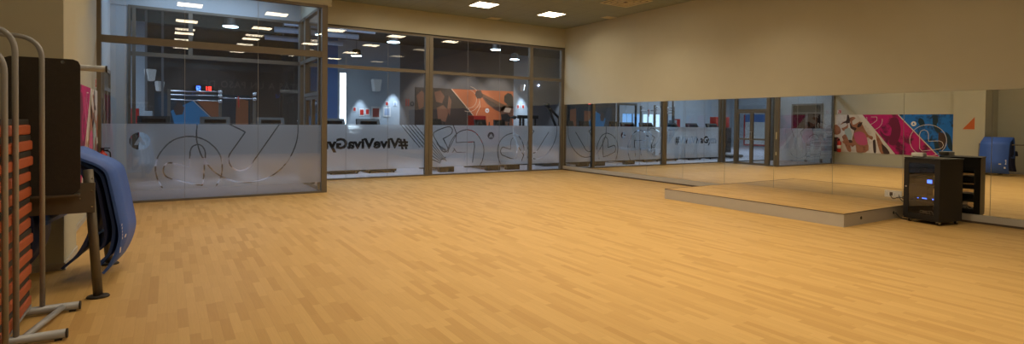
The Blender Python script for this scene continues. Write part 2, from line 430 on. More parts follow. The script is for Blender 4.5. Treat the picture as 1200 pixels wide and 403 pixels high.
w3 = glazing('window_3', '', YF, -0.70, XB - .02, [(-0.70, -0.655), (-0.635, -0.57), (2.70, 2.85 - .1)], [])
obj('mullion', box(.39, .47, YF - .04, YF + .04, MID + .04, HEAD - .055), M['frame'], w3)
w4 = glazing('window_4', '', YB, XL, 2.81, [(XL, XL + .06), (2.70, 2.81)], [0.27, 1.50], mid=(2.80, 2.925), top=3.875)
struct('trim_2', boxes([(XB + .12, XM, YF - .075, YF - .05, HEAD + .0, HEAD + .02)]), M['gap'])

# film on the far wall, bay 1
fa = Film(XB + .2, 6.0, F0, F1)
v, t = text_tris('#ViveVivaGym', 0.36, 0.016)
L = v[:, 0].max() - v[:, 0].min()
v[:, 0] = 5.53 - (v[:, 0] - v[:, 0].min()) * (5.53 - 3.12) / L; v[:, 1] = .79 + v[:, 1]
fa.tris(v, t)
for k in range(5):
    a = onplane(YF, [(468.5 + 4.1 * k, 144.5), (492 + 4.1 * k, 172.5)])
    fa.line(a, .02)
o = obj('frosted_film', fa.mesh(YF + .008), M['film'], w1)
fb = Film(6.22, 9.45, F0, F1); fb2 = Film(9.565, 10.665, F0, F1)
art = [
    smoothpoly([(508, 159), (509, 155), (517, 151), (526, 148.5), (530, 151), (529.5, 156), (525, 159.5), (519.5, 162.5)]), [(519.5, 162.5), (523.5, 170)],
    smoothpoly([(523.5, 170), (525, 175), (522, 178), (518, 176.5), (516, 173)]), [(516, 173), (508, 159)],
    smoothpoly([(525.5, 178), (526, 172), (529.5, 164), (534.5, 157.5), (540.5, 153.5), (548, 152), (556, 154.5), (562, 161), (566, 169), (567.3, 177), (566, 186), (563, 193), (561, 196)]),
    [(534.5, 167), (556, 166.2), (556.3, 172), (554.5, 184), (554, 190)],
    [(532, 174), (535, 178.3), (545.6, 178.7), (545, 183), (544, 189)],
    smoothpoly([(533, 175), (528, 181), (522, 184.5), (517, 187)]), [(535, 157), (525, 177)], [(531, 146), (535, 156), (534.5, 166)],
    smoothpoly([(586.5, 192), (584, 184), (583.5, 174), (586, 166), (591, 160), (597, 157), (602, 156.3), (608, 159.5), (612, 166), (614.3, 174), (614, 181), (611, 189)]),
    [(602, 143), (602, 158)], smoothpoly([(602, 158), (605, 167), (610, 176), (614, 181.5), (619, 184.3), (626, 186), (633, 185.3), (640, 181), (646, 174), (650, 166), (652.5, 157), (653, 147)]),
    smoothpoly([(598.5, 175), (598.7, 168), (600, 163), (603, 161.3), (606, 165), (606.3, 172), (605.7, 180), (605, 187)]), [(605, 187), (598, 185.5), (592, 183)],
    smoothpoly([(592, 183), (588, 181), (586.8, 176.5), (589, 172.5), (592, 173)]), [(592, 173), (598.5, 175)],
    [(643, 155), (637, 164.5), (630, 176)], smoothpoly([(630, 176), (626.5, 179), (622, 178.5), (619, 175), (618, 170), (619.5, 164)]), [(619.5, 164), (626, 153.5), (619, 148)],
]
for ln in art:
    q = onplane(YF, ln); fb.line(q, .025); fb2.line(q, .025)
for k in range(6): fb.line(onplane(YF, [(507, 166 + 4.2 * k), (523 - 2 * k * .6, 188.5 + .6 * k)]), .02)
for k in range(4): fb.line(onplane(YF, [(512 + 3 * k, 168 + 2 * k), (516 + 3.2 * k, 173.5 + 2.2 * k)]), .02)
lx, lz = onplane(YF, [(575.5, 159)])[0]; logo_cut(fb, lx, lz, .11)
obj('frosted_film', fb.mesh(YF + .008), M['film'], w2)
obj('frosted_film', fb2.mesh(YF + .008), M['film'], w2)
# film on the front of the entrance box
fc = Film(XL + .06, 2.70, F0 - .01, F1)
art = [
    smoothpoly([(191.5, 222), (187, 215), (184, 208), (182.3, 200), (182.8, 191), (185.5, 183), (190, 176), (197, 168.5), (205, 163.3), (213, 160.8), (222, 159.8), (232, 161), (242, 165), (250, 171), (255.5, 177.5), (258.7, 184), (260.2, 191), (260.2, 200), (259, 207), (256.5, 212), (252.5, 219.5)]),
    [(231, 143), (230.2, 160)], smoothpoly([(230.2, 160), (230.8, 166), (233, 174), (236, 182), (240.5, 189)]),
    [(221.8, 195.5), (222.3, 186)], smoothpoly([(222.3, 186), (223, 177), (226, 171.5), (232, 169.3), (237, 171.3), (240.2, 177), (240.5, 184), (239.7, 193)]), [(239.7, 193), (238.3, 212), (237, 217), (232, 216.7), (213, 212.5), (201, 209.7)],
    smoothpoly([(201, 209.7), (195, 207), (191.6, 202), (191.8, 196.5), (195, 192), (200, 190.8), (206, 192)]), [(206, 192), (221.8, 195.5)],
    smoothpoly([(240.5, 189), (246, 196), (253, 202.5), (260, 207), (269, 210.8), (280, 213.3), (291, 213.7), (303, 211.7), (313, 208.5), (321, 204.3), (328, 199), (335, 191.7), (340, 184.5), (345, 174), (348.5, 162), (349.6, 150), (349.5, 144)]),
    [(330, 142), (297, 189)], smoothpoly([(297, 189), (292.5, 195.5), (286.5, 199), (279.5, 199.8), (273, 197), (269, 191.5), (267.7, 185), (270, 179.5), (273.5, 174.5)]), [(273.5, 174.5), (287.5, 154.8), (283.5, 152.5), (266.5, 144.5)],
]
for ln in art: fc.line(onplane(YB, ln), .023)
lx, lz = onplane(YB, [(163.8, 165.2)])[0]; logo_cut(fc, lx, lz, .155)
obj('frosted_film', fc.mesh(YB + .008), M['film'], w4)

# side of the entrance box with its double door
fr = bmesh.new()
for a, b in ((YB - .05, YB + .11), (12.04, 12.16), (13.40, 13.52), (13.96, YF - .06)): add_box(fr, XB - .06, XB + .04, a, b, 0, 3.9)
add_box(fr, XB - .06, XB + .04, YB, YF - .06, 3.84, 3.9); add_box(fr, XB - .06, XB + .04, YB, YF - .06, 2.82, 2.9)
add_box(fr, XB - .06, XB + .04, 12.16, 13.40, 2.03, 2.11); add_box(fr, XB - .06, XB + .04, YB + .11, 12.04, 0, .035); add_box(fr, XB - .06, XB + .04, 13.52, 13.96, 0, .035)
w5 = struct('window_5', fr, M['frame'])
for a, b in ((YB + .11, 12.04), (13.52, 13.96)): obj('pane', box(XB - .014, XB - .006, a, b, .035, 2.82), M['glass'], w5)
obj('pane', box(XB - .014, XB - .006, 12.16, 13.40, 2.11, 2.82), M['glass'], w5)
obj('pane', box(XB - .014, XB - .006, YB + .11, YF - .12, 2.9, 3.84), M['glass'], w5)
for i, (a, b) in enumerate(((12.165, 12.778), (12.782, 13.395))):
    d = bmesh.new()
    for y0, y1, z0, z1 in ((a, a + .06, .01, 2.025), (b - .06, b, .01, 2.025), (a + .06, b - .06, .01, .08), (a + .06, b - .06, 1.96, 2.025), (a + .06, b - .06, .94, 1.0)):
        add_box(d, XB - .045, XB + .025, y0, y1, z0, z1)
    dr = struct('door_%d' % (i + 1), d, M['frame'])
    obj('pane', box(XB - .014, XB - .006, a + .06, b - .06, .08, .94), M['glass'], dr)
    obj('pane', box(XB - .014, XB - .006, a + .06, b - .06, 1.0, 1.96), M['glass'], dr)
    yy = b - .03 if i == 0 else a + .03
    bm = bmesh.new(); add_tube(bm, rounded([(XB + .02, yy, .95), (XB + .07, yy, .95), (XB + .07, yy, 1.25), (XB + .02, yy, 1.25)], .02), .011, 10)
    obj('door_handle', bm, M['steel'], dr)
for z0_, z1_, l in ((1.0, 1.26, 'taller upper pale latch plate on the corner post of the glass entrance'), (.42, .54, 'short lower pale latch plate on the corner post of the glass entrance')):
    tag(obj('latch_plate', box(XB + .04, XB + .052, YB - .01, YB + .03, z0_, z1_, bev=.003), M['vent']), l, 'latch plate')
# door seen on the left wall inside the entrance
d = bmesh.new()
y0, y1 = 12.15, 13.45
for a, b, z0, z1 in ((y0, y0 + .07, 0, 2.42), (y1 - .07, y1, 0, 2.42), (y0 + .07, y1 - .07, 2.35, 2.42), (y0 + .07, y1 - .07, 2.0, 2.07), ((y0 + y1) / 2 - .05, (y0 + y1) / 2 + .05, 0, 2.0)): add_box(d, XL + .02, XL + .07, a, b, z0, z1)
d3 = struct('door_3', d, M['ggrey'])
obj('transom', box(XL + .02, XL + .04, y0 + .07, y1 - .07, 2.07, 2.35), M['black'], d3)
for a, b in ((y0 + .07, (y0 + y1) / 2 - .05), ((y0 + y1) / 2 + .05, y1 - .07)):
    obj('door_leaf', box(XL + .02, XL + .05, a, b, .01, 1.0), M['gwall'], d3); obj('pane', box(XL + .02, XL + .045, a, b, 1.0, 2.0), M['blackgloss'], d3)

# ------------------------------------------------------------------ gym beyond the glass
struct('floor', box(XG0, XG1, YF - .02, YG, -.1, 0), M['gfloor'])
struct('ceiling', box(XG0, XG1, YF + .1, YG, HG, HG + .1), M['gceil'])
W = [(XG0, -0.7, 'gwall'), (-0.7, 4.9, 'gdark'), (4.9, 6.2, 'gblue'), (6.62, 9.0, 'gwall'), (9.0, 15.15, 'ggrey'), (15.15, 16.1, 'gwall'), (16.1, XG1, 'ggrey')]
for i, (a, b, k) in enumerate(W):
    if i == 0:
        struct('wall_gym_back', boxes([(a, -4.5, YG, YG + .2, 0, HG), (-4.5, -1.2, YG, YG + .2, 0, .95), (-4.5, -1.2, YG, YG + .2, 2.15, HG), (-1.2, b, YG, YG + .2, 0, HG)]), M[k])
    else: struct('wall_gym_back', box(a, b, YG, YG + .2, 0, HG), M[k])
struct('wall_gym_back', boxes([(6.2, 6.62, YG, YG + .2, 0, 1.1), (6.2, 6.62, YG, YG + .2, 3.6, HG)]), M['gwall'])
struct('wall_gym_left', box(XG0 - .2, XG0, YF, YG, 0, HG), M['gwall'])
struct('wall_gym_right', box(XG1, XG1 + .2, YF, YG, 0, HG), M['gwall'])
struct('wall_gym_front', boxes([(XG0, XL, YF - .1, YF + .1, 0, HG), (XM, XG1, YF, YF + .1, 0, HG), (XL, XM, YF + .02, YF + .1, H, HG)]), M['gwall'])
def window(n, x0, x1, z0, z1, bars, m):
    f = bmesh.new()
    for a in ((x0, x0 + .05, z0, z1), (x1 - .05, x1, z0, z1), (x0 + .05, x1 - .05, z0, z0 + .05), (x0 + .05, x1 - .05, z1 - .05, z1)): add_box(f, a[0], a[1], YG, YG + .08, a[2], a[3])
    for b in bars: add_box(f, b - .025, b + .025, YG, YG + .08, z0 + .05, z1 - .05)
    w = struct('window_%d' % n, f, M['gwall'])
    obj('pane', box(x0 + .04, x1 - .04, YG + .09, YG + .10, z0 + .02, z1 - .02), m, w)
    return w
window(6, 6.2, 6.62, 1.1, 3.6, [6.27], M['daywhite'])
window(7, -4.5, -2.9, .95, 2.15, [-3.9, -3.4], M['day2'])
window(8, -2.9, -1.2, .95, 2.15, [-2.1], M['day'])

# gym ceiling ducts
for k, (yy, zz) in enumerate(((17.2, 4.35), (19.0, 4.4), (21.0, 4.4))):
    bm = bmesh.new(); add_tube(bm, [(2.9, yy, zz), (5.6, yy, zz)], .09, 16)
    for x in (3.5, 5.0): add_tube(bm, [(x, yy, zz + .08), (x, yy, HG)], .008, 6)
    tag(obj('air_duct', bm, M['duct']), ['blue-grey round duct under the gym ceiling, nearest and highest of three', 'blue-grey round duct under the gym ceiling, middle of three', 'blue-grey round duct under the gym ceiling, farthest and lowest of three'][k], 'duct', 'ducts under the gym ceiling')

# low black shelf added so the cut-out letters look onto something dark
sh = thing('backdrop_shelf', 'long low black shelf added behind the treadmills to darken the cut lettering', 'shelf', (7.0, 20.6, 0))
for x_ in (-2.6, -1.3, 0, 1.3, 2.6): obj('upright', box(x_ - .03, x_ + .03, -.25, .25, 0, 1.18), M['black'], sh)
for z_ in (.08, .45, .82, 1.14): obj('shelf_board', boxes([(-2.57 + 1.3 * k, -1.33 + 1.3 * k, -.25, .25, z_, z_ + .04) for k in range(4)]) if z_ < 1 else box(-2.63, 2.63, -.26, .26, 1.18, 1.22), M['black'], sh)
obj('back_panel', box(-2.63, 2.63, .25, .27, 0, 1.18), M['black'], sh)
# pendants
def pendant(loc, r, label):
    p = thing('pendant_lamp', label, 'lamp', loc, 0, 'round pendant lamps in the gym')
    bm = bmesh.new(); add_lathe(bm, [(r * .99, .012), (r, 0.02), (r, .07), (r * .8, .08), (r * .78, .24), (.05, .27), (.02, .28)]); obj('lamp_shade', bm, M['black'], p)
    bm = bmesh.new(); add_lathe(bm, [(r * .96, 0), (r * .97, .012)]); obj('diffuser', bm, M['glamp'], p)
    bm = bmesh.new(); add_tube(bm, [(0, 0, .26), (0, 0, HG - loc[2])], .008, 8); obj('suspension_cable', bm, M['black'], p)
    return p
pendant((6.276, 17.36, 4.08), .2, 'black drum pendant lamp hanging beyond the middle glass bay, nearest there')
pendant((6.39, 21.9, 4.08), .2, 'smaller looking drum pendant lamp, farthest away behind the middle bay')
pendant((9.99, 17.06, 4.1), .18, 'black drum pendant lamp, left of the two behind the right bay')
pendant((12.18, 19.25, 4.1), .19, 'black dome pendant lamp, right of the two behind the right bay')
pendant((1.5, 17.36, 4.1), .2, 'drum pendant lamp seen through the entrance glass')

# gym lamps: wall-wash spots, some fill lights added, none with a fixture
def gspot(loc, energy, col, size=1.2, label=None, aim=None):
    l = bpy.data.lights.new('spot', 'SPOT'); l.energy = energy; l.color = col; l.spot_size = size; l.spot_blend = .6; l.shadow_soft_size = .06
    o = bpy.data.objects.new('spot_light', l); COL.objects.link(o); o.location = loc
    if aim: o.rotation_euler = (Vector(aim) - Vector(loc)).to_track_quat('-Z', 'Y').to_euler()
    return o
COOL = (0.66, 0.83, 1.0)
gspot((7.2, YG - .45, 3.15), 260, COOL, .75, aim=(7.15, YG, .5))
gspot((8.72, YG - .5, 3.5), 420, COOL, .8, aim=(8.6, YG, .5))
gspot((15.6, YG - .5, 3.6), 420, COOL, .8, aim=(15.6, YG, .5))
gspot((18.6, YG - .6, 3.6), 260, COOL, .9, aim=(18.2, YG, .3))
def garea(loc, sx, sy, e, col=COOL):
    l = bpy.data.lights.new('area', 'AREA'); l.shape = 'RECTANGLE'; l.size = sx; l.size_y = sy; l.energy = e; l.color = col
    o = bpy.data.objects.new('area_light', l); COL.objects.link(o); o.location = loc; return o
garea((5.5, 16.2, 4.9), 9, 2.0, 260)  # fill light added to brighten the gym floor behind the glass
garea((-5, 19, 4.9), 6, 5, 480)  # fill light added for the dim left end of the gym
garea((14.5, 18.5, 4.9), 6, 4, 80)
for x_ in (10.6, 12.4, 14.2): gspot((x_, YG - 2.2, 4.7), 260, (.95, .88, .8), 1.1, aim=(x_, YG, 1.9))  # spots added to brighten the boxer mural
gspot((1.2, YG - 2.2, 4.7), 90, (.75, .85, 1.0), 1.1, aim=(1.2, YG, 1.7))
garea((0.8, 13.1, 4.42), 2.4, .5, 55, (.58, .78, 1.0))

# gym mural of a boxer (plain generic figure)
def poly(bm, pts, y, mi, axis='Y'):
    f = bm.faces.new([bm.verts.new((p[0], y, p[1]) if axis == 'Y' else (y, p[0], p[1])) for p in pts]); f.material_index = mi; return f
def ribbon(bm, pts, w, at, mi, axis='Y'):
    for (ax, az), (bx, bz) in zip(pts, pts[1:]):
        dx, dz = bx - ax, bz - az; l = math.hypot(dx, dz) + 1e-9; nx, nz = -dz / l * w / 2, dx / l * w / 2
        poly(bm, [(ax + nx, az + nz), (bx + nx, bz + nz), (bx - nx, bz - nz), (ax - nx, az - nz)], at, mi, axis)
def circ(cx, cz, r, n=28, a0=0, a1=2 * PI, rz=None): return [(cx + r * math.cos(a0 + (a1 - a0) * k / n), cz + (rz or r) * math.sin(a0 + (a1 - a0) * k / n)) for k in range(n + 1)]
def flat(name, cols): return [mat(name + str(i), c, .6) for i, c in enumerate(cols)]

def G(px): return [(lambda q: (q[0], q[2]))(plane(a, b, 'Y', YG - .03)) for a, b in px]
gm = thing('gym_mural', 'orange and dark gym wall mural of a boxer throwing a punch', 'mural')
gmm = flat('mural_print', [(.05, .035, .03), (.62, .17, .06), (.09, .05, .04), (.75, .55, .4), (.8, .8, .8), (.03, .025, .025), (.22, .10, .06)])
bm = bmesh.new(); add_box(bm, 9.74, 15.12, YG - .03, YG - .002, .9, 3.09); obj('backing_panel', bm, gmm[0], gm)
bm = bmesh.new(); Y1 = YG - .033
poly(bm, G([(529, 104.2), (549, 128), (559, 141), (562, 148), (601.5, 148), (601.5, 107.2)]), Y1, 1)
obj('orange_field', bm, gmm, gm)
bm = bmesh.new(); Y2 = YG - .036
ribbon(bm, G([(529, 104.2), (549, 128), (559, 141)]), .04, Y2, 3)
for r in (.45, .62): 
    c = G([(549, 116)])[0]; ribbon(bm, circ(c[0], c[1], r, 30, -1.9, 1.4), .025, Y2, 3)
ribbon(bm, G([(562, 116), (562.5, 125), (559, 132), (557, 140), (561, 146)]), .03, Y2, 3)
obj('line_art', bm, gmm, gm)
bm = bmesh.new(); Y3 = YG - .04
poly(bm, G([(558, 106.5), (563, 105.5), (566, 111), (564, 115.5), (559, 115.5), (556.5, 111)]), Y3, 2)
poly(bm, G([(563, 112), (566, 110), (576, 115), (587, 121), (594, 124), (592, 129), (585, 131), (580, 129), (570, 121)]), Y3, 6)
poly(bm, G([(566, 113), (580, 121), (588, 126), (584, 130), (573, 123)]), Y3 - .003, 2)
poly(bm, G([(591, 112), (595, 109), (599, 110), (601.3, 114), (601.3, 127), (597, 127), (594, 122), (590.5, 119)]), Y3, 5)
poly(bm, G([(587, 125), (594, 122.5), (600, 124), (601.3, 130), (600, 141), (601, 148), (586, 148), (587, 138), (586, 131)]), Y3, 6)
poly(bm, G([(587, 134), (594, 133), (598, 137), (597, 143), (588, 142)]), Y3 - .003, 5)
poly(bm, G([(592, 126), (599, 127), (597, 132), (590, 131)]), Y3 - .003, 3)
obj('boxer_figure', bm, gmm, gm)
c = G([(570.8, 129.5)])[0]
bm = bmesh.new(); poly(bm, circ(c[0], c[1], .115)[:-1], Y3, 4); poly(bm, [(c[0] - .05, c[1] - .04), (c[0], c[1] + .06), (c[0] + .05, c[1] - .04)], Y3 - .003, 1); obj('round_emblem', bm, gmm, gm)
bm = bmesh.new()
for px in ([(488, 112), (494, 106), (499, 112), (498, 124), (491, 128)], [(509, 108), (516, 106), (521, 113), (518, 121), (511, 119)], [(512, 126), (519, 123), (526, 130), (522, 143), (513, 140)], [(526, 112), (529, 118), (527, 136), (524, 128)]):
    poly(bm, G(px), Y2, 6)
obj('dark_figures', bm, gmm, gm)

# dark wall mural behind the entrance (blue and orange triangle)
gl = thing('wall_mural', 'blue and orange mural low on the dark wall behind the entrance', 'mural')
glm = flat('blue_mural_print', [(.012, .03, .045), (.02, .20, .42), (.30, .10, .04), (.02, .05, .08), (.5, .45, .4), (.06, .035, .03)])
bm = bmesh.new(); q = G([(181, 104), (300, 104)]); add_box(bm, q[0][0], G([(293, 120)])[0][0], YG - .03, YG - .002, .9, 2.45); obj('backing_panel', bm, glm[0], gl)
bm = bmesh.new()
poly(bm, G([(226, 118), (256, 147), (205, 147), (200, 130), (215, 123)]), Y1, 1); poly(bm, G([(230, 118), (257, 118), (257, 146.5)]), Y1, 2); poly(bm, G([(277, 115), (291, 118), (291, 147), (276, 147)]), Y1, 2)
obj('colour_fields', bm, glm, gl)
bm = bmesh.new(); ribbon(bm, G([(226, 117.5), (256.5, 146.5)]), .03, Y2, 4); poly(bm, G([(184, 115), (192, 108), (199, 116), (201, 140), (190, 144)]), Y2, 3); poly(bm, G([(203, 128), (209, 118), (216, 126), (214, 134), (206, 135)]), Y2, 5)
obj('dark_figures', bm, glm, gl)

# reversed words on the dark wall
def letters(txt, place, m, th):
    """one mesh per letter, advance measured from the font"""
    x = 0; out = []
    for ch in txt:
        if ch == ' ': x += .22; continue
        v, t = text_tris(ch, .5, .01); w_ = v[:, 0].max()
        bm = bmesh.new(); vv = [bm.verts.new(place(x + p[0], p[1])) for p in v]
        for a, b, c_ in t:
            try: bm.faces.new((vv[a], vv[b], vv[c_]))
            except ValueError: pass
        obj('letter', bm, m(ch) if callable(m) else m, th); x += w_ + .045
    return x
xa, xb = G([(357, 103)])[0][0], G([(246, 103)])[0][0]
tl = thing('wall_lettering', 'faint reversed lettering high on the dark wall behind the entrance', 'lettering')
letters('ESTÁS A UN PASO DE', lambda x, z: (xa + x * (xb - xa) / 5.35, YG - .012, 2.73 + z * .72), mat('faint_lettering', (.11, .095, .08), .6), tl)
q = G([(475, 124)])[0]; tl = thing('wall_lettering', 'cut off red and black letters left of the gym mural', 'lettering')
rl = mat('red_lettering', (.35, .05, .04), .6); kl = mat('black_lettering', (.03, .03, .03), .6)
letters('IIo', lambda x, z: (q[0] + x * .8, YG - .012, q[1] + z * .9), lambda ch: rl if ch == 'I' else kl, tl)

q = plane(631, 100, 'Y', YG - .02)
al = thing('alarm_light', 'tiny bright point light on the dark wall behind the narrow last pane', 'lamp', (q[0], YG - .02, q[2]))
obj('housing', box(-.06, .06, 0, .018, -.05, .05, bev=.008), M['white'], al)
bm = bmesh.new(); add_lathe(bm, [(0, -.03), (.03, -.015), (.035, 0), (.03, .015), (0, .03)], (0, -.02, 0), 12); obj('bulb', bm, mat('point_led', (0, 0, 0), emis=(.6, .7, 1), es=40), al)
q = plane(888, 150, 'X', XG0, True)
nb = thing('notice_board', 'tall pale board with blue header and red frame, seen through the mirrored entrance door', 'board', (XG0 + .01, q[1], q[2]))
obj('sign_board', box(0, .04, -1.0, .9, -1.1, .9), M['white'], nb); obj('header', box(.041, .05, -1.0, .9, .4, .9), M['gblue'], nb); obj('frame', boxes([(.041, .07, .9, 1.0, -1.1, .9), (.041, .07, -1.1, -1.0, -1.1, .9), (.041, .07, -1.1, 1.0, -1.2, -1.1)]), M['red'], nb)
# LED clock
c = G([(238, 104)])[0]
ck = thing('digital_clock', 'digital wall clock with blue and red lit digits on the dark gym wall', 'clock', (c[0], YG - .06, c[1]))
obj('housing', box(-.34, .34, 0, .055, -.10, .13, bev=.01), M['black'], ck)
def seg_digit(bm, ch, x, z, w, h, mi=0):
    on = {'1': 'bc', '7': 'abc', '8': 'abcdefg', '2': 'abged', '0': 'abcdef'}[ch]; tk = w * .22
    R = {'a': (x, x + w, z + h - tk, z + h), 'd': (x, x + w, z, z + tk), 'g': (x, x + w, z + h / 2 - tk / 2, z + h / 2 + tk / 2), 'b': (x + w - tk, x + w, z + h / 2, z + h), 'c': (x + w - tk, x + w, z, z + h / 2), 'f': (x, x + tk, z + h / 2, z + h), 'e': (x, x + tk, z, z + h / 2)}
    for s_ in on: a = R[s_]; add_box(bm, a[0], a[1], -.008, -.001, a[2], a[3])
for ch, x_, k_ in (('1', -.30, 'ledb'), ('2', -.19, 'ledb'), ('1', .02, 'ledr'), ('8', .17, 'ledr')):
    bm = bmesh.new(); seg_digit(bm, ch, x_, -.06, .10, .15); o = obj('digit', bm, M[k_], ck); o['label'] = 'blue lit digit' if k_ == 'ledb' else 'red lit digit'

# functional training rig seen through the entrance glass
YR = 19.0
def R_(a, b): q = plane(a, b, 'Y', YR); return (q[0], YR, q[2])
rg = thing('training_rig', 'steel training rig with chrome pull-up bars seen through the entrance glass', 'training rig')
for px in (198, 258, 298):
    x = R_(px, 120)[0]; bm = bmesh.new(); add_box(bm, x - .04, x + .04, YR - .04, YR + .04, 0, R_(px, 104 if px < 290 else 108)[2], bev=.006); obj('upright', bm, M['standm'], rg)
for a, b in (((200, 106.5), (258, 107.5)), ((200, 111), (258, 112.2)), ((200, 116.5), (258, 118.5)), ((260, 114.5), (297, 116))):
    p, q = R_(*a), R_(*b); bm = bmesh.new(); add_tube(bm, [(p[0], YR - .07, p[2]), (q[0], YR - .07, q[2])], .022, 10)
    obj('pull_up_bar', bm, M['chrome'], rg)
for px, py in ((258, 107.5), (258, 112.2), (258, 118.5), (298, 110), (298, 116)):
    p = R_(px, py); bm = bmesh.new(); add_lathe(bm, [(.0, -.06), (.05, -.05), (.065, 0), (.05, .05), (.0, .06)], (p[0], YR - .07, p[2]), 12); obj('bar_clamp', bm, M['chrome'], rg)
p = R_(279, 113); bm = bmesh.new(); add_tube(bm, [(p[0], YR - .08, p[2]), (p[0] + .01, YR - .09, p[2] - .35)], .02, 8); obj('resistance_band', bm, M['red'], rg)
# people-free dark weight machines behind the glass right of the rig
wm = thing('cable_machine', 'dark cable machine with weight stack behind the entrance glass', 'exercise machine', (3.6, 18.6, 0))
obj('base_frame', boxes([(-.6, .6, -.35, .35, 0, .08, .01)]), M['black'], wm)
for s in (-.55, .55): obj('upright', box(s - .04, s + .04, -.04, .04, .08, 2.35, bev=.006), M['black'], wm)
obj('top_beam', box(-.59, .59, -.05, .05, 2.35, 2.45, bev=.01), M['standm'], wm)
obj('weight_stack', boxes([(-.5, -.3, -.1, .1, .1 + k * .05, .14 + k * .05) for k in range(18)]), M['steel'], wm)
bm = bmesh.new(); add_tube(bm, [(.1, -.03, 2.35), (.1, -.1, 1.5)], .006, 6); add_tube(bm, [(-.1, -.1, 1.48), (.3, -.1, 1.48)], .014, 8); obj('pull_bar', bm, M['chrome'], wm)
obj('seat', box(-.05, .3, -.5, -.15, .42, .5, bev=.02), M['padblack'], wm); obj('seat_post', box(.09, .16, -.36, -.28, .08, .42), M['standm'], wm)

# treadmills
def make_treadmill():
    t = thing('treadmill', '', 'treadmill')
    bm = bmesh.new(); add_box(bm, -.42, .42, -.85, .85, .04, .14, bev=.02); obj('deck', bm, M['black'], t)
    bm = bmesh.new(); add_box(bm, -.27, .27, -.8, .55, .14, .148); obj('belt', bm, M['padblack'], t)
    for s in (-1, 1): obj('side_rail', box(s * .36 - .06, s * .36 + .06, -.82, .6, .142, .165, bev=.008), M['steel'], t)
    bm = bmesh.new(); add_prism(bm, [(.5, .12), (.55, .26), (.85, .24), (.9, .12)], 'X', -.4, .4); obj('motor_hood', bm, M['black'], t)
    for s in (-1, 1):
        bm = bmesh.new(); add_tube(bm, [(s * .38, .62, .12), (s * .36, .5, 1.22)], .04, 8, 1, .7); obj('upright', bm, M['black'], t)
        bm = bmesh.new(); add_tube(bm, rounded([(s * .36, .5, 1.05), (s * .36, .1, 1.0), (s * .36, -.05, 1.0)], .05), .022, 8); obj('handrail', bm, M['black'], t)
        for yy in (-.75, .75):
            bm = bmesh.new(); add_lathe(bm, [(.035, 0), (.035, .045)], (s * .36, yy, 0), 10); obj('foot', bm, M['rubber'], t)
    bm = bmesh.new(); add_prism(bm, [(.36, 1.18), (.58, 1.22), (.66, 1.54), (.6, 1.56), (.42, 1.3)], 'X', -.36, .36); cs = obj('console', bm, M['black'], t)
    bm = bmesh.new(); add_box(bm, -.26, .26, .48, .49, 1.31, 1.49); o = obj('display', bm, M['blackgloss'], cs); 
    return t
tm = make_treadmill()
spots = [(4.2, 16.25, 'treadmill behind the left part of the middle glass bay, nearest the entrance'), (5.28, 16.25, 'treadmill behind the middle glass bay, under the nearest pendant'),
         (2.5, 16.4, 'treadmill behind the entrance, beside the one by the middle bay'), (1.1, 16.4, 'treadmill behind the middle of the entrance glass'), (-0.3, 16.4, 'treadmill farthest left behind the entrance glass')]
for i, (x, y, l) in enumerate(spots):
    o = tm if i == 0 else copy_tree(tm); o.location = (x, y, 0); tag(o, 'black ' + l, 'treadmill', 'treadmills in a row behind the glass')

def make_elliptical():
    t = thing('elliptical_trainer', '', 'elliptical trainer')
    bm = bmesh.new(); add_box(bm, -.24, .24, -.78, -.6, 0, .19, bev=.02); add_box(bm, -.28, .28, .62, .74, 0, .1, bev=.02); add_box(bm, -.06, .06, -.7, .7, .04, .13, bev=.015); obj('base_frame', bm, M['black'], t)
    bm = bmesh.new(); add_tube(bm, [(-.16, .30, .46), (.16, .30, .46)], .36, 28); obj('flywheel_housing', bm, M['black'], t)
    bm = bmesh.new(); add_tube(bm, [(0, .3, .2), (0, .12, 1.32)], .05, 10); obj('mast', bm, M['standm'], t)
    bm = bmesh.new(); add_prism(bm, [(.02, 1.28), (.16, 1.32), (.2, 1.58), (.12, 1.58)], 'X', -.2, .2); obj('console', bm, M['black'], t)
    for s in (-1, 1):
        bm = bmesh.new(); add_tube(bm, rounded([(s * .22, .25, .4), (s * .24, -.0, 1.15), (s * .2, -.12, 1.5)], .1), .022, 8); obj('swing_arm', bm, M['black'], t)
        bm = bmesh.new(); add_box(bm, s * .2 - .08, s * .2 + .08, -.5, -.1, .26 + .06 * s, .31 + .06 * s, bev=.015); obj('pedal', bm, M['black'], t)
        bm = bmesh.new(); add_tube(bm, [(s * .2, -.3, .25 + .06 * s), (s * .13, .35, .45 + .1 * s)], .025, 8); obj('pedal_link', bm, M['standm'], t)
    return t
el = make_elliptical()
for i, (x, y, l) in enumerate([(8.6, 15.5, 'black elliptical trainer behind the right glass bay, left one of the pair'), (9.33, 15.5, 'black elliptical trainer behind the right glass bay, right one of the pair'), (7.05, 15.6, 'black elliptical trainer behind the line drawing of the right glass bay')]):
    o = el if i == 0 else copy_tree(el); o.location = (x, y, 0); tag(o, l, 'exercise machine', 'elliptical trainers behind the right glass bay')

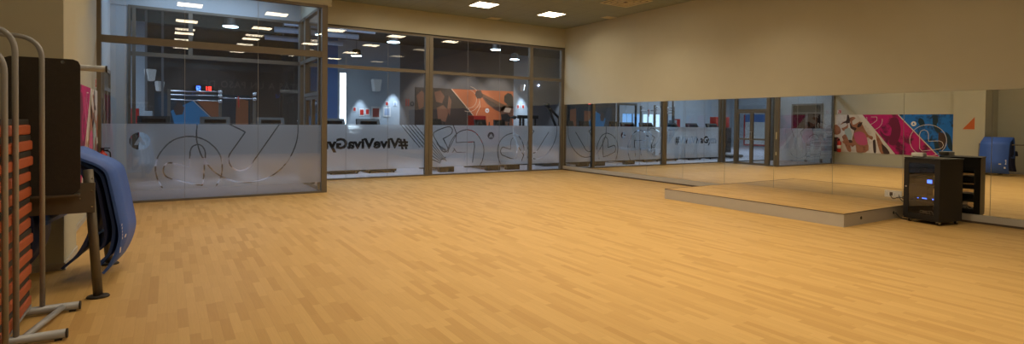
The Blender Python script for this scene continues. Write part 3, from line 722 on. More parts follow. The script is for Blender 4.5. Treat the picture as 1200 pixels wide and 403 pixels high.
# spin bike rack on the right: angled black arm machine and dumbbell rack
am = thing('lever_machine', 'tall black lever machine with angled arm behind the last narrow pane', 'exercise machine', (11.3, 15.6, 0))
def A_(a, b): q = plane(a, b, 'Y', 15.6); return (q[0] - 11.3, 0, q[2])
bm = bmesh.new(); add_box(bm, -.35, .5, -.3, .3, 0, .1, bev=.02); obj('base_frame', bm, M['black'], am)
bm = bmesh.new(); p = A_(641, 123); q = A_(651, 147); add_tube(bm, [p, q, (q[0], 0, .08)], .045, 10); obj('lever_arm', bm, M['black'], am)
bm = bmesh.new(); r = A_(655.5, 139); add_tube(bm, [p, r, (r[0], 0, .08)], .045, 10); obj('rear_arm', bm, M['black'], am)
bm = bmesh.new(); add_lathe(bm, [(0, -.08), (.09, -.06), (.1, 0), (.09, .06), (0, .08)], p, 14); obj('pivot', bm, M['black'], am)
dm = thing('dumbbell_rack', 'black rack with hanging attachments left of the narrow last pane', 'rack', (11.0, 16.4, 0))
obj('base_frame', box(-.45, .35, -.25, .25, 0, .08, bev=.01), M['black'], dm)
for s in (-.35, -.22, .1, .28): obj('upright', box(s - .03, s + .03, -.04, .04, .08, 1.68, bev=.005), M['black'], dm)
obj('top_beam', box(-.45, .4, -.06, .06, 1.64, 1.76, bev=.01), M['black'], dm)
bm = bmesh.new(); add_tube(bm, [(-.45, 0, 1.7), (-.85, 0, 1.66)], .025, 8); add_lathe(bm, [(0, -.07), (.07, -.05), (.07, .05), (0, .07)], (-.6, 0, 1.68), 12); obj('side_handle', bm, M['black'], dm)
rb = tag(obj('equipment_box', boxes([(12.1, 12.75, 22.6, 23.2, 0, 1.80, .02)]), M['red']), 'tall red cabinet in front of the boxer mural, behind the glass', 'cabinet')
# red box and white box in view through the entrance glass
q0 = plane(152, 127, 'Y', 19.5); q1 = plane(163, 145, 'Y', 19.5)
tag(obj('fire_hose_cabinet', box(q0[0], q1[0], 19.4, 19.7, .9, q0[2], bev=.01), M['red']), 'red fire hose cabinet behind the left end of the entrance glass', 'cabinet')
tag(obj('cabinet_pedestal', box(q0[0] + .02, q1[0] - .02, 19.42, 19.68, 0, .9), M['ggrey']), 'grey pedestal carrying the red fire hose cabinet', 'pedestal')
q0 = plane(168, 130, 'Y', 19.5); q1 = plane(179, 145, 'Y', 19.5)
wd = thing('water_dispenser', 'pale grey water dispenser right of the red cabinet behind the entrance', 'water dispenser', ((q0[0] + q1[0]) / 2, 19.5, 0))
hw = (q1[0] - q0[0]) / 2
obj('body', box(-hw, hw, -.17, .17, 0, q0[2], bev=.02), M['gwall'], wd); obj('spout', box(-.05, .05, -.21, -.17, 1.35, 1.42, bev=.005), M['blackgloss'], wd)
# extra partition strips behind the entrance
struct('trim_3', boxes([(-1.0 + .42 * k, -.94 + .42 * k, 19.9, 19.98, 0, HG) for k in range(3)]), M['ggrey'])
# projectors/speakers
def wall_speaker(loc, rz, label, s=1.0):
    t = thing('wall_speaker', label, 'speaker', loc, rz, 'small white speakers in the gym')
    bm = bmesh.new(); add_prism(bm, [(-.10 * s, -.2 * s), (.10 * s, -.2 * s), (.16 * s, .2 * s), (-.16 * s, .2 * s)], 'Y', -.11 * s, .11 * s); bmesh.ops.bevel(bm, geom=bm.edges[:], offset=.02, segments=2, affect='EDGES'); obj('body', bm, M['white'], t)
    bm = bmesh.new(); add_tube(bm, [(0, .1 * s, 0), (0, .35 * s, .05)], .015, 8); obj('bracket', bm, M['black'], t)
q = plane(176, 88, 'Y', 20); wall_speaker((q[0], 20.0, q[2]), .5, 'white wall speaker, upper of the two behind the entrance glass', .9)
q = plane(187, 101, 'Y', 20); wall_speaker((q[0], 20.0, q[2]), .6, 'white wall speaker, lower of the two behind the entrance glass', .75)
q = plane(441, 100, 'Y', YG - .4); wall_speaker((q[0], YG - .4, q[2]), .2, 'white speaker high on the far wall beyond the middle glass bay', 1.3)
q = plane(612, 103, 'Y', YG - .4); wall_speaker((q[0], YG - .4, q[2]), 0, 'small white speaker high right of the boxer mural', .8)
# notices and lockers on the lit gym wall
def notice(px, w, h, m, label, cat='sign'):
    q = plane(px[0], px[1], 'Y', YG - .01); t = thing('wall_sign', label, cat, (q[0], YG - .012, q[2]))
    obj('sign_board', box(-w / 2, w / 2, 0, .01, -h / 2, h / 2), M['white'], t); obj('symbol', box(-w * .35, w * .35, -.004, 0, -h * .35, h * .35), m, t)
notice((453.5, 121.5), .16, .2, M['red'], 'small red sign, higher of those on the lit wall strip')
notice((463, 121.5), .16, .2, M['duct'], 'small green-grey sign right of the red one on the lit wall strip')
notice((415.5, 128), .14, .2, M['red'], 'small red sign left of the far gym doorway')
notice((424, 131.5), .22, .34, M['red'], 'red poster between signs on the far gym wall')
notice((430.5, 131), .2, .3, M['red'], 'narrow red-edged notice next to the red poster')
notice((440.5, 132), .42, .55, mat('poster_red', (.4, .09, .07), .6), 'reddish square poster on the far gym wall')
notice((453.5, 131), .34, .44, M['duct'], 'grey framed notice below the red sign')
notice((607, 125), .16, .22, M['red'], 'red fire sign right of the boxer mural, left one')
notice((613, 125), .16, .22, M['red'], 'red fire sign right of the boxer mural, right one')
# red stools / kettles in the mirror image
for k, (x, l) in enumerate([(-3.5, 'left'), (-4.15, 'right')]):
    o = tag(obj('crate', box(x - .24, x + .24, 19.0, 19.4, 1.36, 1.92, bev=.02), M['red']), 'red crate on the black shelf seen in the mirror, %s one' % l, 'crate')
tag(obj('shelf_unit', boxes([(-4.5, -2.6, 18.95, 19.45, 1.30, 1.36), (-4.5, -4.44, 18.95, 19.45, 0, 1.30), (-2.66, -2.6, 18.95, 19.45, 0, 1.30), (-4.44, -2.66, 18.95, 19.45, .5, .54)]), M['black']), 'black open shelf unit carrying red crates, seen in the mirror', 'shelf')

# ------------------------------------------------------------------ studio ceiling fittings
def make_panel(nm, m):
    t = thing('ceiling_light', '', 'ceiling light', (0, 0, H))
    obj('light_frame', boxes([(-.3, .3, -.3, -.285, -.012, 0), (-.3, .3, .285, .3, -.012, 0), (-.3, -.285, -.285, .285, -.012, 0), (.285, .3, -.285, .285, -.012, 0)]), M['vent'], t)
    obj('diffuser', box(-.285, .285, -.285, .285, -.008, -.002), m, t)
    return t
pA = make_panel('a', M['lamp']); pB = make_panel('b', M['lampnear'])
usedA = usedB = False
for x in (0.5, 2.63, 4.75, 6.86, 9.0):
    for y in (12.33, 9.48, 6.63, 3.78, .93):
        if y > 11 and x < 3: continue
        near = x > 8 and y < 7.5
        if near: o = copy_tree(pB) if usedB else pB; usedB = True
        else: o = copy_tree(pA) if usedA else pA; usedA = True
        o.location = (x, y, H)
        l = bpy.data.lights.new('panel_lamp', 'AREA'); l.shape = 'SQUARE'; l.size = .55; l.color = (1.0, .80, .52); l.spread = math.radians(125)
        fy = {12.33: .85, 9.48: .6, 6.63: .85, 3.78: 1.02, .93: .85, -1.5: .3}[y] * {0.5: {12.33: 1, 9.48: 1.1, 6.63: .4, 3.78: .12, .93: .12}[y], 2.63: .8, 4.75: 1, 6.86: 1, 9.0: {12.33: 1.2, 9.48: 1.6, 6.63: .75, 3.78: .12, .93: .05, -1.5: .1}[y]}[x]
        l.energy = 27 * fy
        if y > 12: l.spread = math.radians(165)
        lo = bpy.data.objects.new('panel_lamp', l); COL.objects.link(lo); lo.location = (x, y, H - .014)
        if y > 11 and x > 8: l = 'square ceiling light panel, right and nearer the corner of the two in view'
        elif y > 11 and x > 6: l = 'square ceiling light panel, left of the two in view'
        elif y > 11: l = 'square ceiling light panel beyond the top edge, nearest the entrance'
        else: l = 'square light panel of the studio ceiling, seen only as a reflection in the glass'
        tag(o, l, 'ceiling light', 'square light panels in the studio ceiling')
vt = thing('ceiling_vent', 'square cream air diffuser in the ceiling at the top edge', 'vent', (9.55, 10.0, H))
a = bmesh.new()
for k in range(4):
    r = .46 - .11 * k; w = .05; z = -.014 - .004 * k
    for b_ in ((-r, r, -r, -r + w), (-r, r, r - w, r), (-r, -r + w, -r + w, r - w), (r - w, r, -r + w, r - w)): add_box(a, b_[0], b_[1], b_[2], b_[3], z, 0)
obj('louvre_ring', a, M['vent'], vt); obj('backing', box(-.45, .45, -.45, .45, -.006, -.001), M['trimdark'], vt)
for (x, y, l) in ((10.58, 11.75, 'small flat ceiling hatch next to the right wall'), (8.0, 13.77, 'small flat ceiling grille above the middle of the glass wall')):
    t = thing('ceiling_hatch', l, 'hatch', (x, y, H)); obj('cover', box(-.17, .17, -.13, .13, -.012, -.001, bev=.003), M['vent'], t); obj('rim', boxes([(-.19, .19, -.15, -.13, -.008, 0), (-.19, .19, .13, .15, -.008, 0), (-.19, -.17, -.13, .13, -.008, 0), (.17, .19, -.13, .13, -.008, 0)]), M['skirt'], t)

# ------------------------------------------------------------------ studio mural on the left wall
def WL(px): return [(lambda q: (q[1], q[2]))(plane(a, b, 'X', XL + .012, True)) for a, b in px]
sm = thing('wall_mural', 'long studio wall mural in white, magenta and blue with dancing women', 'mural')
smm = flat('studio_print', [(.78, .74, .72), (.52, .004, .17), (.004, .16, .62), (.42, .18, .10), (.60, .10, .22), (.06, .03, .025), (.45, .55, .55), (.16, .005, .05), (.004, .03, .06), (.75, .70, .68), (.8, .8, .8), (.35, .05, .05)])
def blotch(m, dark, scale, lo, hi, seed):
    nt = m.node_tree; b = nt.nodes['Principled BSDF']; base = b.inputs['Base Color'].default_value[:]
    tc = nt.nodes.new('ShaderNodeTexCoord'); mp = nt.nodes.new('ShaderNodeMapping'); mp.inputs['Location'].default_value = (seed, seed * 2, seed)
    n = nt.nodes.new('ShaderNodeTexNoise'); n.inputs['Scale'].default_value = scale; n.inputs['Detail'].default_value = 5; n.inputs['Roughness'].default_value = .65
    r = nt.nodes.new('ShaderNodeValToRGB'); r.color_ramp.elements[0].position = lo; r.color_ramp.elements[0].color = base; r.color_ramp.elements[1].position = hi; r.color_ramp.elements[1].color = (*dark, 1)
    nt.links.new(tc.outputs['Object'], mp.inputs[0]); nt.links.new(mp.outputs[0], n.inputs['Vector']); nt.links.new(n.outputs['Fac'], r.inputs['Fac']); nt.links.new(r.outputs['Color'], b.inputs['Base Color'])
blotch(smm[1], (.10, .004, .04), 2.6, .50, .64, 3.1); blotch(smm[2], (.004, .03, .07), 2.6, .50, .62, 1.7); blotch(smm[3], (.20, .07, .04), 6, .5, .7, 5); blotch(smm[0], (.45, .36, .34), 3, .5, .75, 8)
Y0m, Y1m, Zb, Zt = 7.735, 11.68, .497, 1.955
obj('backing_panel', box(XL + .001, XL + .011, Y0m, Y1m, Zb, Zt), smm[0], sm)
xs_ = XL + .0125
def shift_clip(pts):
    return [(min(max(a, Y0m), Y1m), min(max(b, Zb), Zt)) for a, b in pts]
bm = bmesh.new()
poly(bm, shift_clip(WL([(1010, 130), (1053, 130), (1098, 178.5), (1100, 190), (1049, 190), (1048, 180)])), xs_, 1, 'X')
poly(bm, shift_clip(WL([(1053, 130), (1125, 130), (1125, 192), (1103, 192), (1099, 182)])), xs_, 2, 'X')
obj('colour_fields', bm, smm, sm)
x2 = xs_ + .002; x3 = xs_ + .004; x4 = xs_ + .006
bm = bmesh.new()   # shadowy figures inside the coloured fields
for px, mi in (([(1041, 145), (1045, 138), (1051, 138), (1054, 143), (1056, 152), (1054, 162), (1049, 170), (1042, 168), (1044, 158), (1045, 150)], 7), ([(1059, 156), (1062, 163), (1066, 164), (1069, 168), (1064, 168), (1060, 165)], 7), ([(1031, 152), (1037, 158), (1043, 160), (1042, 164), (1034, 160)], 7),
               ([(1078, 138), (1082, 140), (1084, 146), (1080, 148), (1076, 143)], 8), ([(1093, 138), (1097, 136), (1100, 141), (1098, 147), (1104, 152), (1099, 156), (1094, 148)], 8), ([(1100, 155), (1106, 156), (1109, 165), (1104, 176), (1100, 168)], 5), ([(1108, 154), (1114, 160), (1117, 176), (1111, 172)], 8), ([(1095, 165), (1100, 168), (1101, 178), (1096, 175)], 8)):
    poly(bm, shift_clip(smoothpoly(WL(px + px[:1]), 3)[:-1]), x2, mi, 'X')
obj('shadow_figures', bm, smm, sm)
# three women, generic
def fig(name, lst):
    bm = bmesh.new()
    for j, (px, mi) in enumerate(lst): poly(bm, shift_clip(smoothpoly(WL(px + px[:1]), 3)[:-1]), x2 + .0012 * j, mi, 'X')
    obj(name, bm, smm, sm)
fig('woman_in_pink_top', [([(1000, 143), (1003, 141), (1009, 143), (1014, 152), (1018, 158), (1023, 160), (1022, 164), (1016, 161), (1018, 176), (1005, 180), (1003, 170), (999, 172), (999, 162), (1001, 154)], 3),
    ([(1001, 156), (1007, 154), (1014, 157), (1017, 167), (1014, 170), (1006, 169), (1002, 163)], 4), ([(999, 172), (996, 170), (989, 168), (988, 165), (994, 166), (1001, 166)], 3),
    ([(996, 138), (1001, 137), (1005, 141), (1005, 147), (1002, 150), (998, 148)], 3), ([(997, 150), (996, 143), (999, 148), (1004, 150), (1002, 153)], 5), ([(999, 142), (1004, 138), (1010, 137), (1011, 140), (1005, 144), (1000, 146)], 9), ([(1006, 145), (1011, 143), (1009, 148), (1005, 149)], 5)])
fig('woman_with_cap', [([(985, 146), (990, 142), (994, 146), (993, 152), (988, 153)], 3), ([(987, 144), (992, 141), (993, 135), (995, 135), (996, 144)], 5), ([(990, 152), (996, 150), (999, 160), (995, 165), (991, 161)], 6), ([(993, 164), (998, 164), (999, 167), (993, 167)], 5), ([(984, 147), (991, 144), (993, 147), (987, 150)], 9)])
fig('woman_in_dark_top', [([(975, 149), (980, 146), (985, 150), (985, 156), (978, 158)], 3), ([(976, 157), (983, 158), (986, 155), (987, 159), (981, 162), (976, 161)], 9), ([(976, 161), (984, 162), (985, 177), (976, 177)], 5), ([(981, 163), (984, 162), (984, 176), (980, 176)], 11), ([(987, 160), (992, 158), (998, 176), (994, 177), (990, 168)], 3)])
fig('raised_arms', [([(1023, 165), (1026, 164), (1027, 178), (1024, 178)], 5), ([(1026, 155), (1031, 162), (1038, 174), (1041, 180), (1033, 180), (1029, 170)], 3), ([(1033, 168), (1039, 173), (1043, 180), (1036, 180)], 5)])
bm = bmesh.new()
for px in ([(1010.5, 134.5), (1049, 181)], [(1053, 134.5), (1098, 181)]): ribbon(bm, shift_clip(WL(px)), .03, x4, 9, 'X')
c = WL([(1022, 141)])[0]; ribbon(bm, [p for p in circ(c[0], c[1], .36, 40, PI * .95, PI * 2.15) if p[1] < Zt], .014, x4, 9, 'X')
ribbon(bm, WL([(1016, 137), (1017, 148), (1024, 144), (1028, 141), (1028, 137), (1021, 137)]), .014, x4, 9, 'X')
c = WL([(1087.5, 164.5)])[0]; ribbon(bm, [p for p in circ(c[0], c[1], .55, 48) if p[1] > Zb], .016, x4, 9, 'X')
ribbon(bm, WL([(1078, 174), (1078, 157), (1079.5, 153.5), (1083.2, 152), (1087, 153.5), (1088.4, 157), (1088.4, 165.5), (1101, 165), (1104.5, 166.5), (1106, 170), (1104.5, 173), (1101, 174.6), (1081, 177), (1078, 174)]), .016, x4, 9, 'X')
obj('line_art', bm, smm, sm)
c = WL([(1071, 145)])[0]
bm = bmesh.new(); poly(bm, circ(c[0], c[1], .085)[:-1], x4, 10, 'X'); poly(bm, [(c[0] - .04, c[1] - .03), (c[0], c[1] + .045), (c[0] + .04, c[1] - .03)], x4 + .001, 2, 'X'); obj('round_emblem', bm, smm, sm)
# orange triangle on the pier
bm = bmesh.new(); add_prism(bm, [(7.15, 1.45), (7.15, 1.86), (7.47, 1.45)], 'X', XP + .0005, XP + .003)
tag(obj('wall_sticker', bm, mat('orange_sticker', (.55, .12, .03), .5)), 'orange triangle sticker on the pale pier reflected in the mirror', 'sticker')
# exit sign above the mural
q = plane(984, 131, 'X', XL, True)
ex = thing('fire_sign', 'small red fire sign on the wall above the mural', 'sign', (XL + .002, q[1], q[2]))
obj('sign_board', box(0, .004, -.08, .08, -.08, .08), M['white'], ex); obj('symbol', boxes([(.004, .006, -.065, -.02, -.06, .06), (.004, .006, .0, .05, -.06, -.02), (.004, .006, .0, .03, .0, .06), (.004, .006, -.065, .065, .065, .072)]), M['red'], ex)
# fire extinguisher
fx = thing('fire_extinguisher', 'red fire extinguisher hung on the left wall beside the entrance glass', 'fire extinguisher', (XL + .10, 11.45, .48))
bm = bmesh.new(); add_lathe(bm, [(.06, 0), (.072, .02), (.072, .36), (.06, .41), (.03, .44), (.022, .47)], (0, 0, 0), 20); obj('cylinder_body', bm, M['red'], fx)
bm = bmesh.new(); add_lathe(bm, [(.0735, .14), (.0735, .27)], (0, 0, 0), 20); obj('paper_label', bm, M['white'], fx)
bm = bmesh.new(); add_box(bm, -.02, .08, -.012, .012, .47, .485); add_box(bm, -.03, .1, -.012, .012, .5, .515); add_box(bm, -.025, .02, -.02, .02, .45, .5); obj('lever', bm, M['blackgloss'], fx)
bm = bmesh.new(); add_tube(bm, rounded([(.02, 0, .47), (.10, .03, .45), (.11, .05, .25), (.09, .04, .12)], .05), .011, 8); obj('hose', bm, M['rubber'], fx)
bm = bmesh.new(); add_box(bm, -.10, -.07, -.03, .03, .3, .4); obj('wall_bracket', bm, M['black'], fx)

# ------------------------------------------------------------------ equipment rack
ang = math.atan2(-.52, .10)  # front runs from far-left corner to near corner
rk = thing('equipment_rack', 'black audio equipment rack cabinet on castors in front of the stage end', 'rack', (10.215, 3.765, 0), math.radians(-11))
W2, D2, ZB, ZT = .265, .265, .085, 1.0
# local: front face is -X, width along Y
obj('side_panel', box(-D2, D2, -W2, -W2 + .02, ZB, ZT), mat('rack_side', (.012, .0105, .009), .5, noise=.1), rk)
obj('side_panel', box(-D2, D2, W2 - .02, W2, ZB, ZT), M['black'], rk)
obj('top_panel', box(-D2 - .008, D2 + .008, -W2 - .008, W2 + .008, ZT, ZT + .022, bev=.004), M['black'], rk)
obj('base_panel', box(-D2, D2, -W2, W2, ZB - .03, ZB), M['black'], rk)
bk = bmesh.new()
for y0_, y1_, z0_, z1_ in ((-W2 + .02, -W2 + .08, ZB, ZT), (W2 - .11, W2 - .02, ZB, ZT), (-W2 + .08, W2 - .11, ZB, ZB + .09), (-W2 + .08, W2 - .11, .29, .36), (-W2 + .08, W2 - .11, .50, .58), (-W2 + .08, W2 - .11, .80, ZT)):
    add_box(bk, D2 - .015, D2, y0_, y1_, z0_, z1_)
obj('rear_frame', bk, M['black'], rk)
dr = obj('door', boxes([(-D2 - .018, -D2 - .001, -W2, -W2 + .075, ZB, ZT - .005), (-D2 - .018, -D2 - .001, W2 - .075, W2, ZB, ZT - .005), (-D2 - .018, -D2 - .001, -W2 + .075, W2 - .075, ZB, ZB + .06), (-D2 - .018, -D2 - .001, -W2 + .075, W2 - .075, ZT - .06, ZT - .005)]), M['black'], rk)
obj('glass_panel', box(-D2 - .012, -D2 - .008, -W2 + .075, W2 - .075, ZB + .06, ZT - .06), M['smoked'], dr)
bm = bmesh.new(); add_tube(bm, [(-D2 - .018, W2 - .04, .56), (-D2 - .028, W2 - .04, .56)], .012, 12); obj('door_lock', bm, M['steel'], dr)
dev = [(.62, .70, 'amplifier'), (.75, .80, 'mixer'), (.36, .42, 'media player'), (.17, .20, 'receiver')]
dk = mat('device_black', (.03, .028, .027), .35, noise=.1); dg = mat('device_grey', (.16, .15, .14), .4)
for i, (z0_, z1_, n) in enumerate([(.60, .70, 'amplifier'), (.35, .41, 'media_player')]):
    d = tag(obj(n, box(10.215 - .19, 10.215 + .16, 3.765 - .17, 3.765 + .17, z0_, z1_, bev=.004), dk), ['black amplifier with blue display on the middle rack shelf', 'slim black player with blue lights on the lower rack shelf'][i], 'audio device')
    d.location = (0, 0, 0)
    piv = Vector((10.215, 3.765, 0)); d.matrix_world = Matrix.Translation(piv) @ Matrix.Rotation(math.radians(-11), 4, 'Z') @ Matrix.Translation(-piv)
    if i == 0:
        obj('display', box(10.215 - .193, 10.215 - .191, 3.765 - .10, 3.765 - .03, z0_ + .03, z1_ - .015), M['ledb'], d)
    else:
        obj('status_light', boxes([(10.215 - .193, 10.215 - .191, 3.765 - .03, 3.765 + .04, z0_ + .03, z0_ + .045), (10.215 - .193, 10.215 - .191, 3.765 - .13, 3.765 - .11, z0_ + .03, z0_ + .045), (10.215 - .193, 10.215 - .191, 3.765 + .09, 3.765 + .11, z0_ + .03, z0_ + .04)]), M['ledb'], d)
for z in (.59, .34, .14, .76): obj('shelf', box(-.2, .2, -W2 + .02, W2 - .02, z - .008, z), M['black'], rk)
def in_rack(name, bm, m, label, cat):
    o = tag(obj(name, bm, m), label, cat); o.location = (10.215, 3.765, 0); o.rotation_euler = (0, 0, math.radians(-11)); return o
in_rack('mixer', boxes([(-.16, .1, -.15, .1, .761, .80, .004), (-.1, .05, -.05, .15, .80, .84, .004)]), dg, 'grey mixer box on the top rack shelf behind glass', 'audio device')
bm = bmesh.new()
for k in range(5): add_tube(bm, rounded([(-.17, -.12 + .05 * k, .145), (-.10 - .02 * k, .03 * k - .05, .20), (-.16, .1 - .04 * k, .15), (-.05, .12, .147)], .05), .006, 6)
in_rack('cable_bundle', bm, M['white'], 'tangle of pale cables at the bottom of the rack', 'cable')
bm = bmesh.new(); add_tube(bm, rounded([(-.16, .05, .44), (-.18, -.02, .5), (-.17, -.09, .585)], .04), .004, 6); in_rack('patch_lead', bm, M['blackgloss'], 'thin black lead hanging inside the rack', 'cable')
for sx, sy in ((-1, -1), (-1, 1), (1, -1), (1, 1)):
    bm = bmesh.new(); add_box(bm, sx * .21 - .02, sx * .21 + .02, sy * .21 - .02, sy * .21 + .02, .045, .056); add_box(bm, sx * .21 - .015, sx * .21 + .03, sy * .21 - .022, sy * .21 - .017, .02, .05); add_box(bm, sx * .21 - .015, sx * .21 + .03, sy * .21 + .017, sy * .21 + .022, .02, .05); cst = obj('castor', bm, M['steel'], rk)
    bm = bmesh.new(); add_tube(bm, [(sx * .21 + .01, sy * .21 - .014, .024), (sx * .21 + .01, sy * .21 + .014, .024)], .024, 16); obj('wheel', bm, M['rubber'], cst)
rt = thing('wireless_router', 'small white router box lying on top of the black rack', 'router', (10.25, 3.98, ZT + .022), .1)
obj('body', box(-.09, .09, -.08, .08, .006, .068, bev=.01), M['white'], rt); obj('foot', boxes([(-.07, -.05, -.06, -.04, 0, .006), (.05, .07, -.06, -.04, 0, .006), (-.07, -.05, .04, .06, 0, .006), (.05, .07, .04, .06, 0, .006)]), M['black'], rt)
# outlet
ot = thing('wall_outlet', 'white multi-socket outlet plate low on the mirror beside the rack', 'outlet', (XM - .008, 4.555, .325))
obj('cover_plate', box(-.012, 0, -.135, .135, -.06, .06, bev=.004), M['white'], ot)
for y_ in (-.09, -.03, .03, .09):
    bm = bmesh.new(); add_box(bm, -.016, -.011, y_ - .024, y_ + .024, -.03, .03, bev=.003); s_ = obj('socket', bm, M['whitemk'] if y_ != .03 else M['trimdark'], ot)
    bm = bmesh.new(); add_tube(bm, [(-.018, y_, .01), (-.0165, y_, .01)], .005, 8); add_tube(bm, [(-.018, y_, -.012), (-.0165, y_, -.012)], .005, 8); obj('pin_hole', bm, M['black'], s_)
def cable(pts, r, label):
    bm = bmesh.new(); add_tube(bm, rounded(pts, .06), r, 8); tag(obj('power_cable', bm, M['rubber']), label, 'cable', 'cables between outlet and rack')
cable([(XM - .03, 4.60, .31), (XM - .10, 4.52, .24), (XM - .16, 4.42, .30), (XM - .2, 4.2, .27), (10.50, 4.035, .3)], .007, 'thin black cable from the second socket up to the rack')
cable([(XM - .03, 4.46, .31), (XM - .08, 4.40, .22), (XM - .12, 4.28, .25), (10.47, 4.04, .2)], .007, 'thin black cable from the right socket to the rack')
cable([(10.09, 4.228, .1), (10.09, 4.16, .02), (10.12, 4.07, .012), (10.3, 4.08, .012), (10.4, 4.06, .02), (10.42, 4.04, .07)], .011, 'thick black cable looping on the floor from platform socket to rack')

# ------------------------------------------------------------------ hoop rack with orange pads (left foreground)
hr = thing('pad_rack', 'tall silver tubular rack with rounded hoops holding orange pads', 'rack')
def hoop(y, xr, xl, z, nm='hoop'):
    bm = bmesh.new(); add_tube(bm, rounded([(xr, y, .05), (xr, y, z), (xl, y, z), (xl, y, .05)], .17, 10), .017, 14); obj(nm, bm, M['tube'], hr)
hoop(5.38, -.80, -1.48, 2.10); hoop(4.72, -.835, -1.48, 2.08); hoop(4.44, -.835, -1.46, 1.93)
for y in (5.38, 4.72):
    bm = bmesh.new(); add_tube(bm, [(-1.6, y, .04), (-.58, y, .04)], .03, 14); ft = obj('foot_tube', bm, M['tube'], hr)
    bm = bmesh.new(); add_tube(bm, [(-.58, y, .04), (-.570, y, .04)], .0315, 14); add_box(bm, -.64, -.60, y - .02, y + .02, 0, .012); obj('end_cap', bm, M['rubber'], ft)
bm = bmesh.new(); add_tube(bm, [(-.68, 5.36, .045), (-.80, 4.74, .045)], .022, 10); obj('cross_brace', bm, M['tube'], hr)
bm = bmesh.new(); add_tube(bm, [(-1.48, 5.38, .3), (-1.48, 4.44, .3)], .017, 10); obj('rear_rail', bm, M['tube'], hr)
z = .10
pads = []
def make_pad():
    t = thing('exercise_pad', '', 'exercise pad')
    bm = bmesh.new(); add_box(bm, -.30, .30, -.55, .47, 0, .072, bev=.012); 
    for v_ in bm.verts:
        v_.co.z += .0
    obj('orange_cushion', bm, M['orange'], t)
    bm = bmesh.new(); add_box(bm, -.292, .292, -.54, .45, .0722, .112, bev=.006); obj('black_board', bm, M['padblack'], t)
    bm = bmesh.new(); add_box(bm, -.05, .05, .45, .50, .02, .05, bev=.01); obj('pull_tab', bm, M['orange'], t)
    return t
pd = make_pad()
names_ = ['lowest', 'second from the bottom', 'third from the bottom', 'fourth from the bottom', 'fifth from the bottom', 'sixth from the bottom', 'sixth from the top', 'fifth from the top', 'fourth from the top', 'third from the top', 'second from the top', 'topmost']
for k in range(12):
    o = pd if k == 0 else copy_tree(pd)
    o.location = (-1.155 + random.uniform(-.01, .012), 4.905 + random.uniform(-.02, .02), .10 + k * .1155); o.rotation_euler = (0, 0, random.uniform(-.012, .012))
    tag(o, 'orange pad with black board in the hoop rack, ' + names_[k] + ' of the stack', 'exercise pad', 'orange pads stacked in the hoop rack')
obj('bottom_shelf', box(-1.47, -.86, 4.46, 5.37, .08, .095), M['tube'], hr)

# ------------------------------------------------------------------ mat stand with black mats and blue mats
ms = thing('mat_stand', 'taupe steel stand that carries the black mats and blue mats', 'stand')
def leg(x0, x1, y, z0, z1, nm='leg'):
    bm = bmesh.new(); add_tube(bm, [(x0, y, z0), (x1, y, z1)], .034, 4, 1, .8); lg = obj(nm, bm, M['standm'], ms)
    bm = bmesh.new(); add_lathe(bm, [(.062, 0), (.066, .006), (.06, .018)], (x0 + .0, y, 0), 20)
    for v_ in bm.verts: v_.co.x = x0 + (v_.co.x - x0) * 1.25
    obj('foot_plate', bm, M['rubber'], lg)
leg(-.49, -.555, 5.69, .015, 1.07); leg(-.50, -.60, 6.92, .015, 1.0); leg(-1.25, -1.2, 5.69, .015, 1.07); leg(-1.3, -1.22, 6.6, .015, 1.05)
obj('end_plate', box(-1.24, -.505, 5.64, 5.66, .72, .875), M['standm'], ms)
bm = bmesh.new(); add_prism(bm, [(-.66, .875), (-.60, .965), (-.505, .965), (-.505, .875)], 'Y', 5.64, 5.66); obj('gusset', bm, M['standm'], ms)
obj('mat_ledge', box(-1.1, -.6, 5.55, 5.66, .868, .884), M['standm'], ms)
bm = bmesh.new()
for x_, z_ in ((-.525, 1.0), (-.525, .9), (-.525, .77), (-.6, .84)): add_tube(bm, [(x_, 5.64, z_), (x_, 5.632, z_)], .007, 8)
obj('bolt_heads', bm, M['chrome'], ms)
bm = bmesh.new(); add_tube(bm, [(-.66, 5.74, .88), (-.66, 5.74, 1.92)], .02, 12); obj('mast', bm, M['standm'], ms)
bm = bmesh.new(); add_tube(bm, [(-1.2, 5.74, 1.91), (-.44, 5.74, 1.91)], .026, 14); pr = obj('hanging_bar', bm, M['tube'], ms)
bm = bmesh.new(); add_tube(bm, [(-.44, 5.74, 1.91), (-.43, 5.74, 1.91)], .028, 14); obj('end_cap', bm, M['rubber'], pr)
# black mats on the end plate
def mat_outline(x0, x1, z0, z1, c):
    return [(x0, z0), (x1 - c, z0), (x1, z0 + c), (x1, z1 - c), (x1 - c * .3, z1 - c * .3), (x1 - c, z1), (x0 + c, z1), (x0 + c * .3, z1 - c * .3), (x0, z1 - c)]
for k in range(3):
    y_ = 5.56 + k * .026
    bm = bmesh.new(); add_prism(bm, mat_outline(-1.06, -.592 - k * .006, .885 + .0 * k, 1.955 + .006 * (k == 0), .045), 'Y', y_, y_ + .02)
    o = obj('exercise_mat', bm, M['rubber']); tag(o, 'black textured mat with eyelet standing on the stand, ' + ['front one', 'middle one', 'rear one'][k], 'exercise mat', 'black mats on the stand')
    bm = bmesh.new(); add_tube(bm, [(-.70, y_ - .003, 1.935), (-.70, y_ - .0005, 1.935)], .013, 16); obj('eyelet', bm, M['chrome'], o)
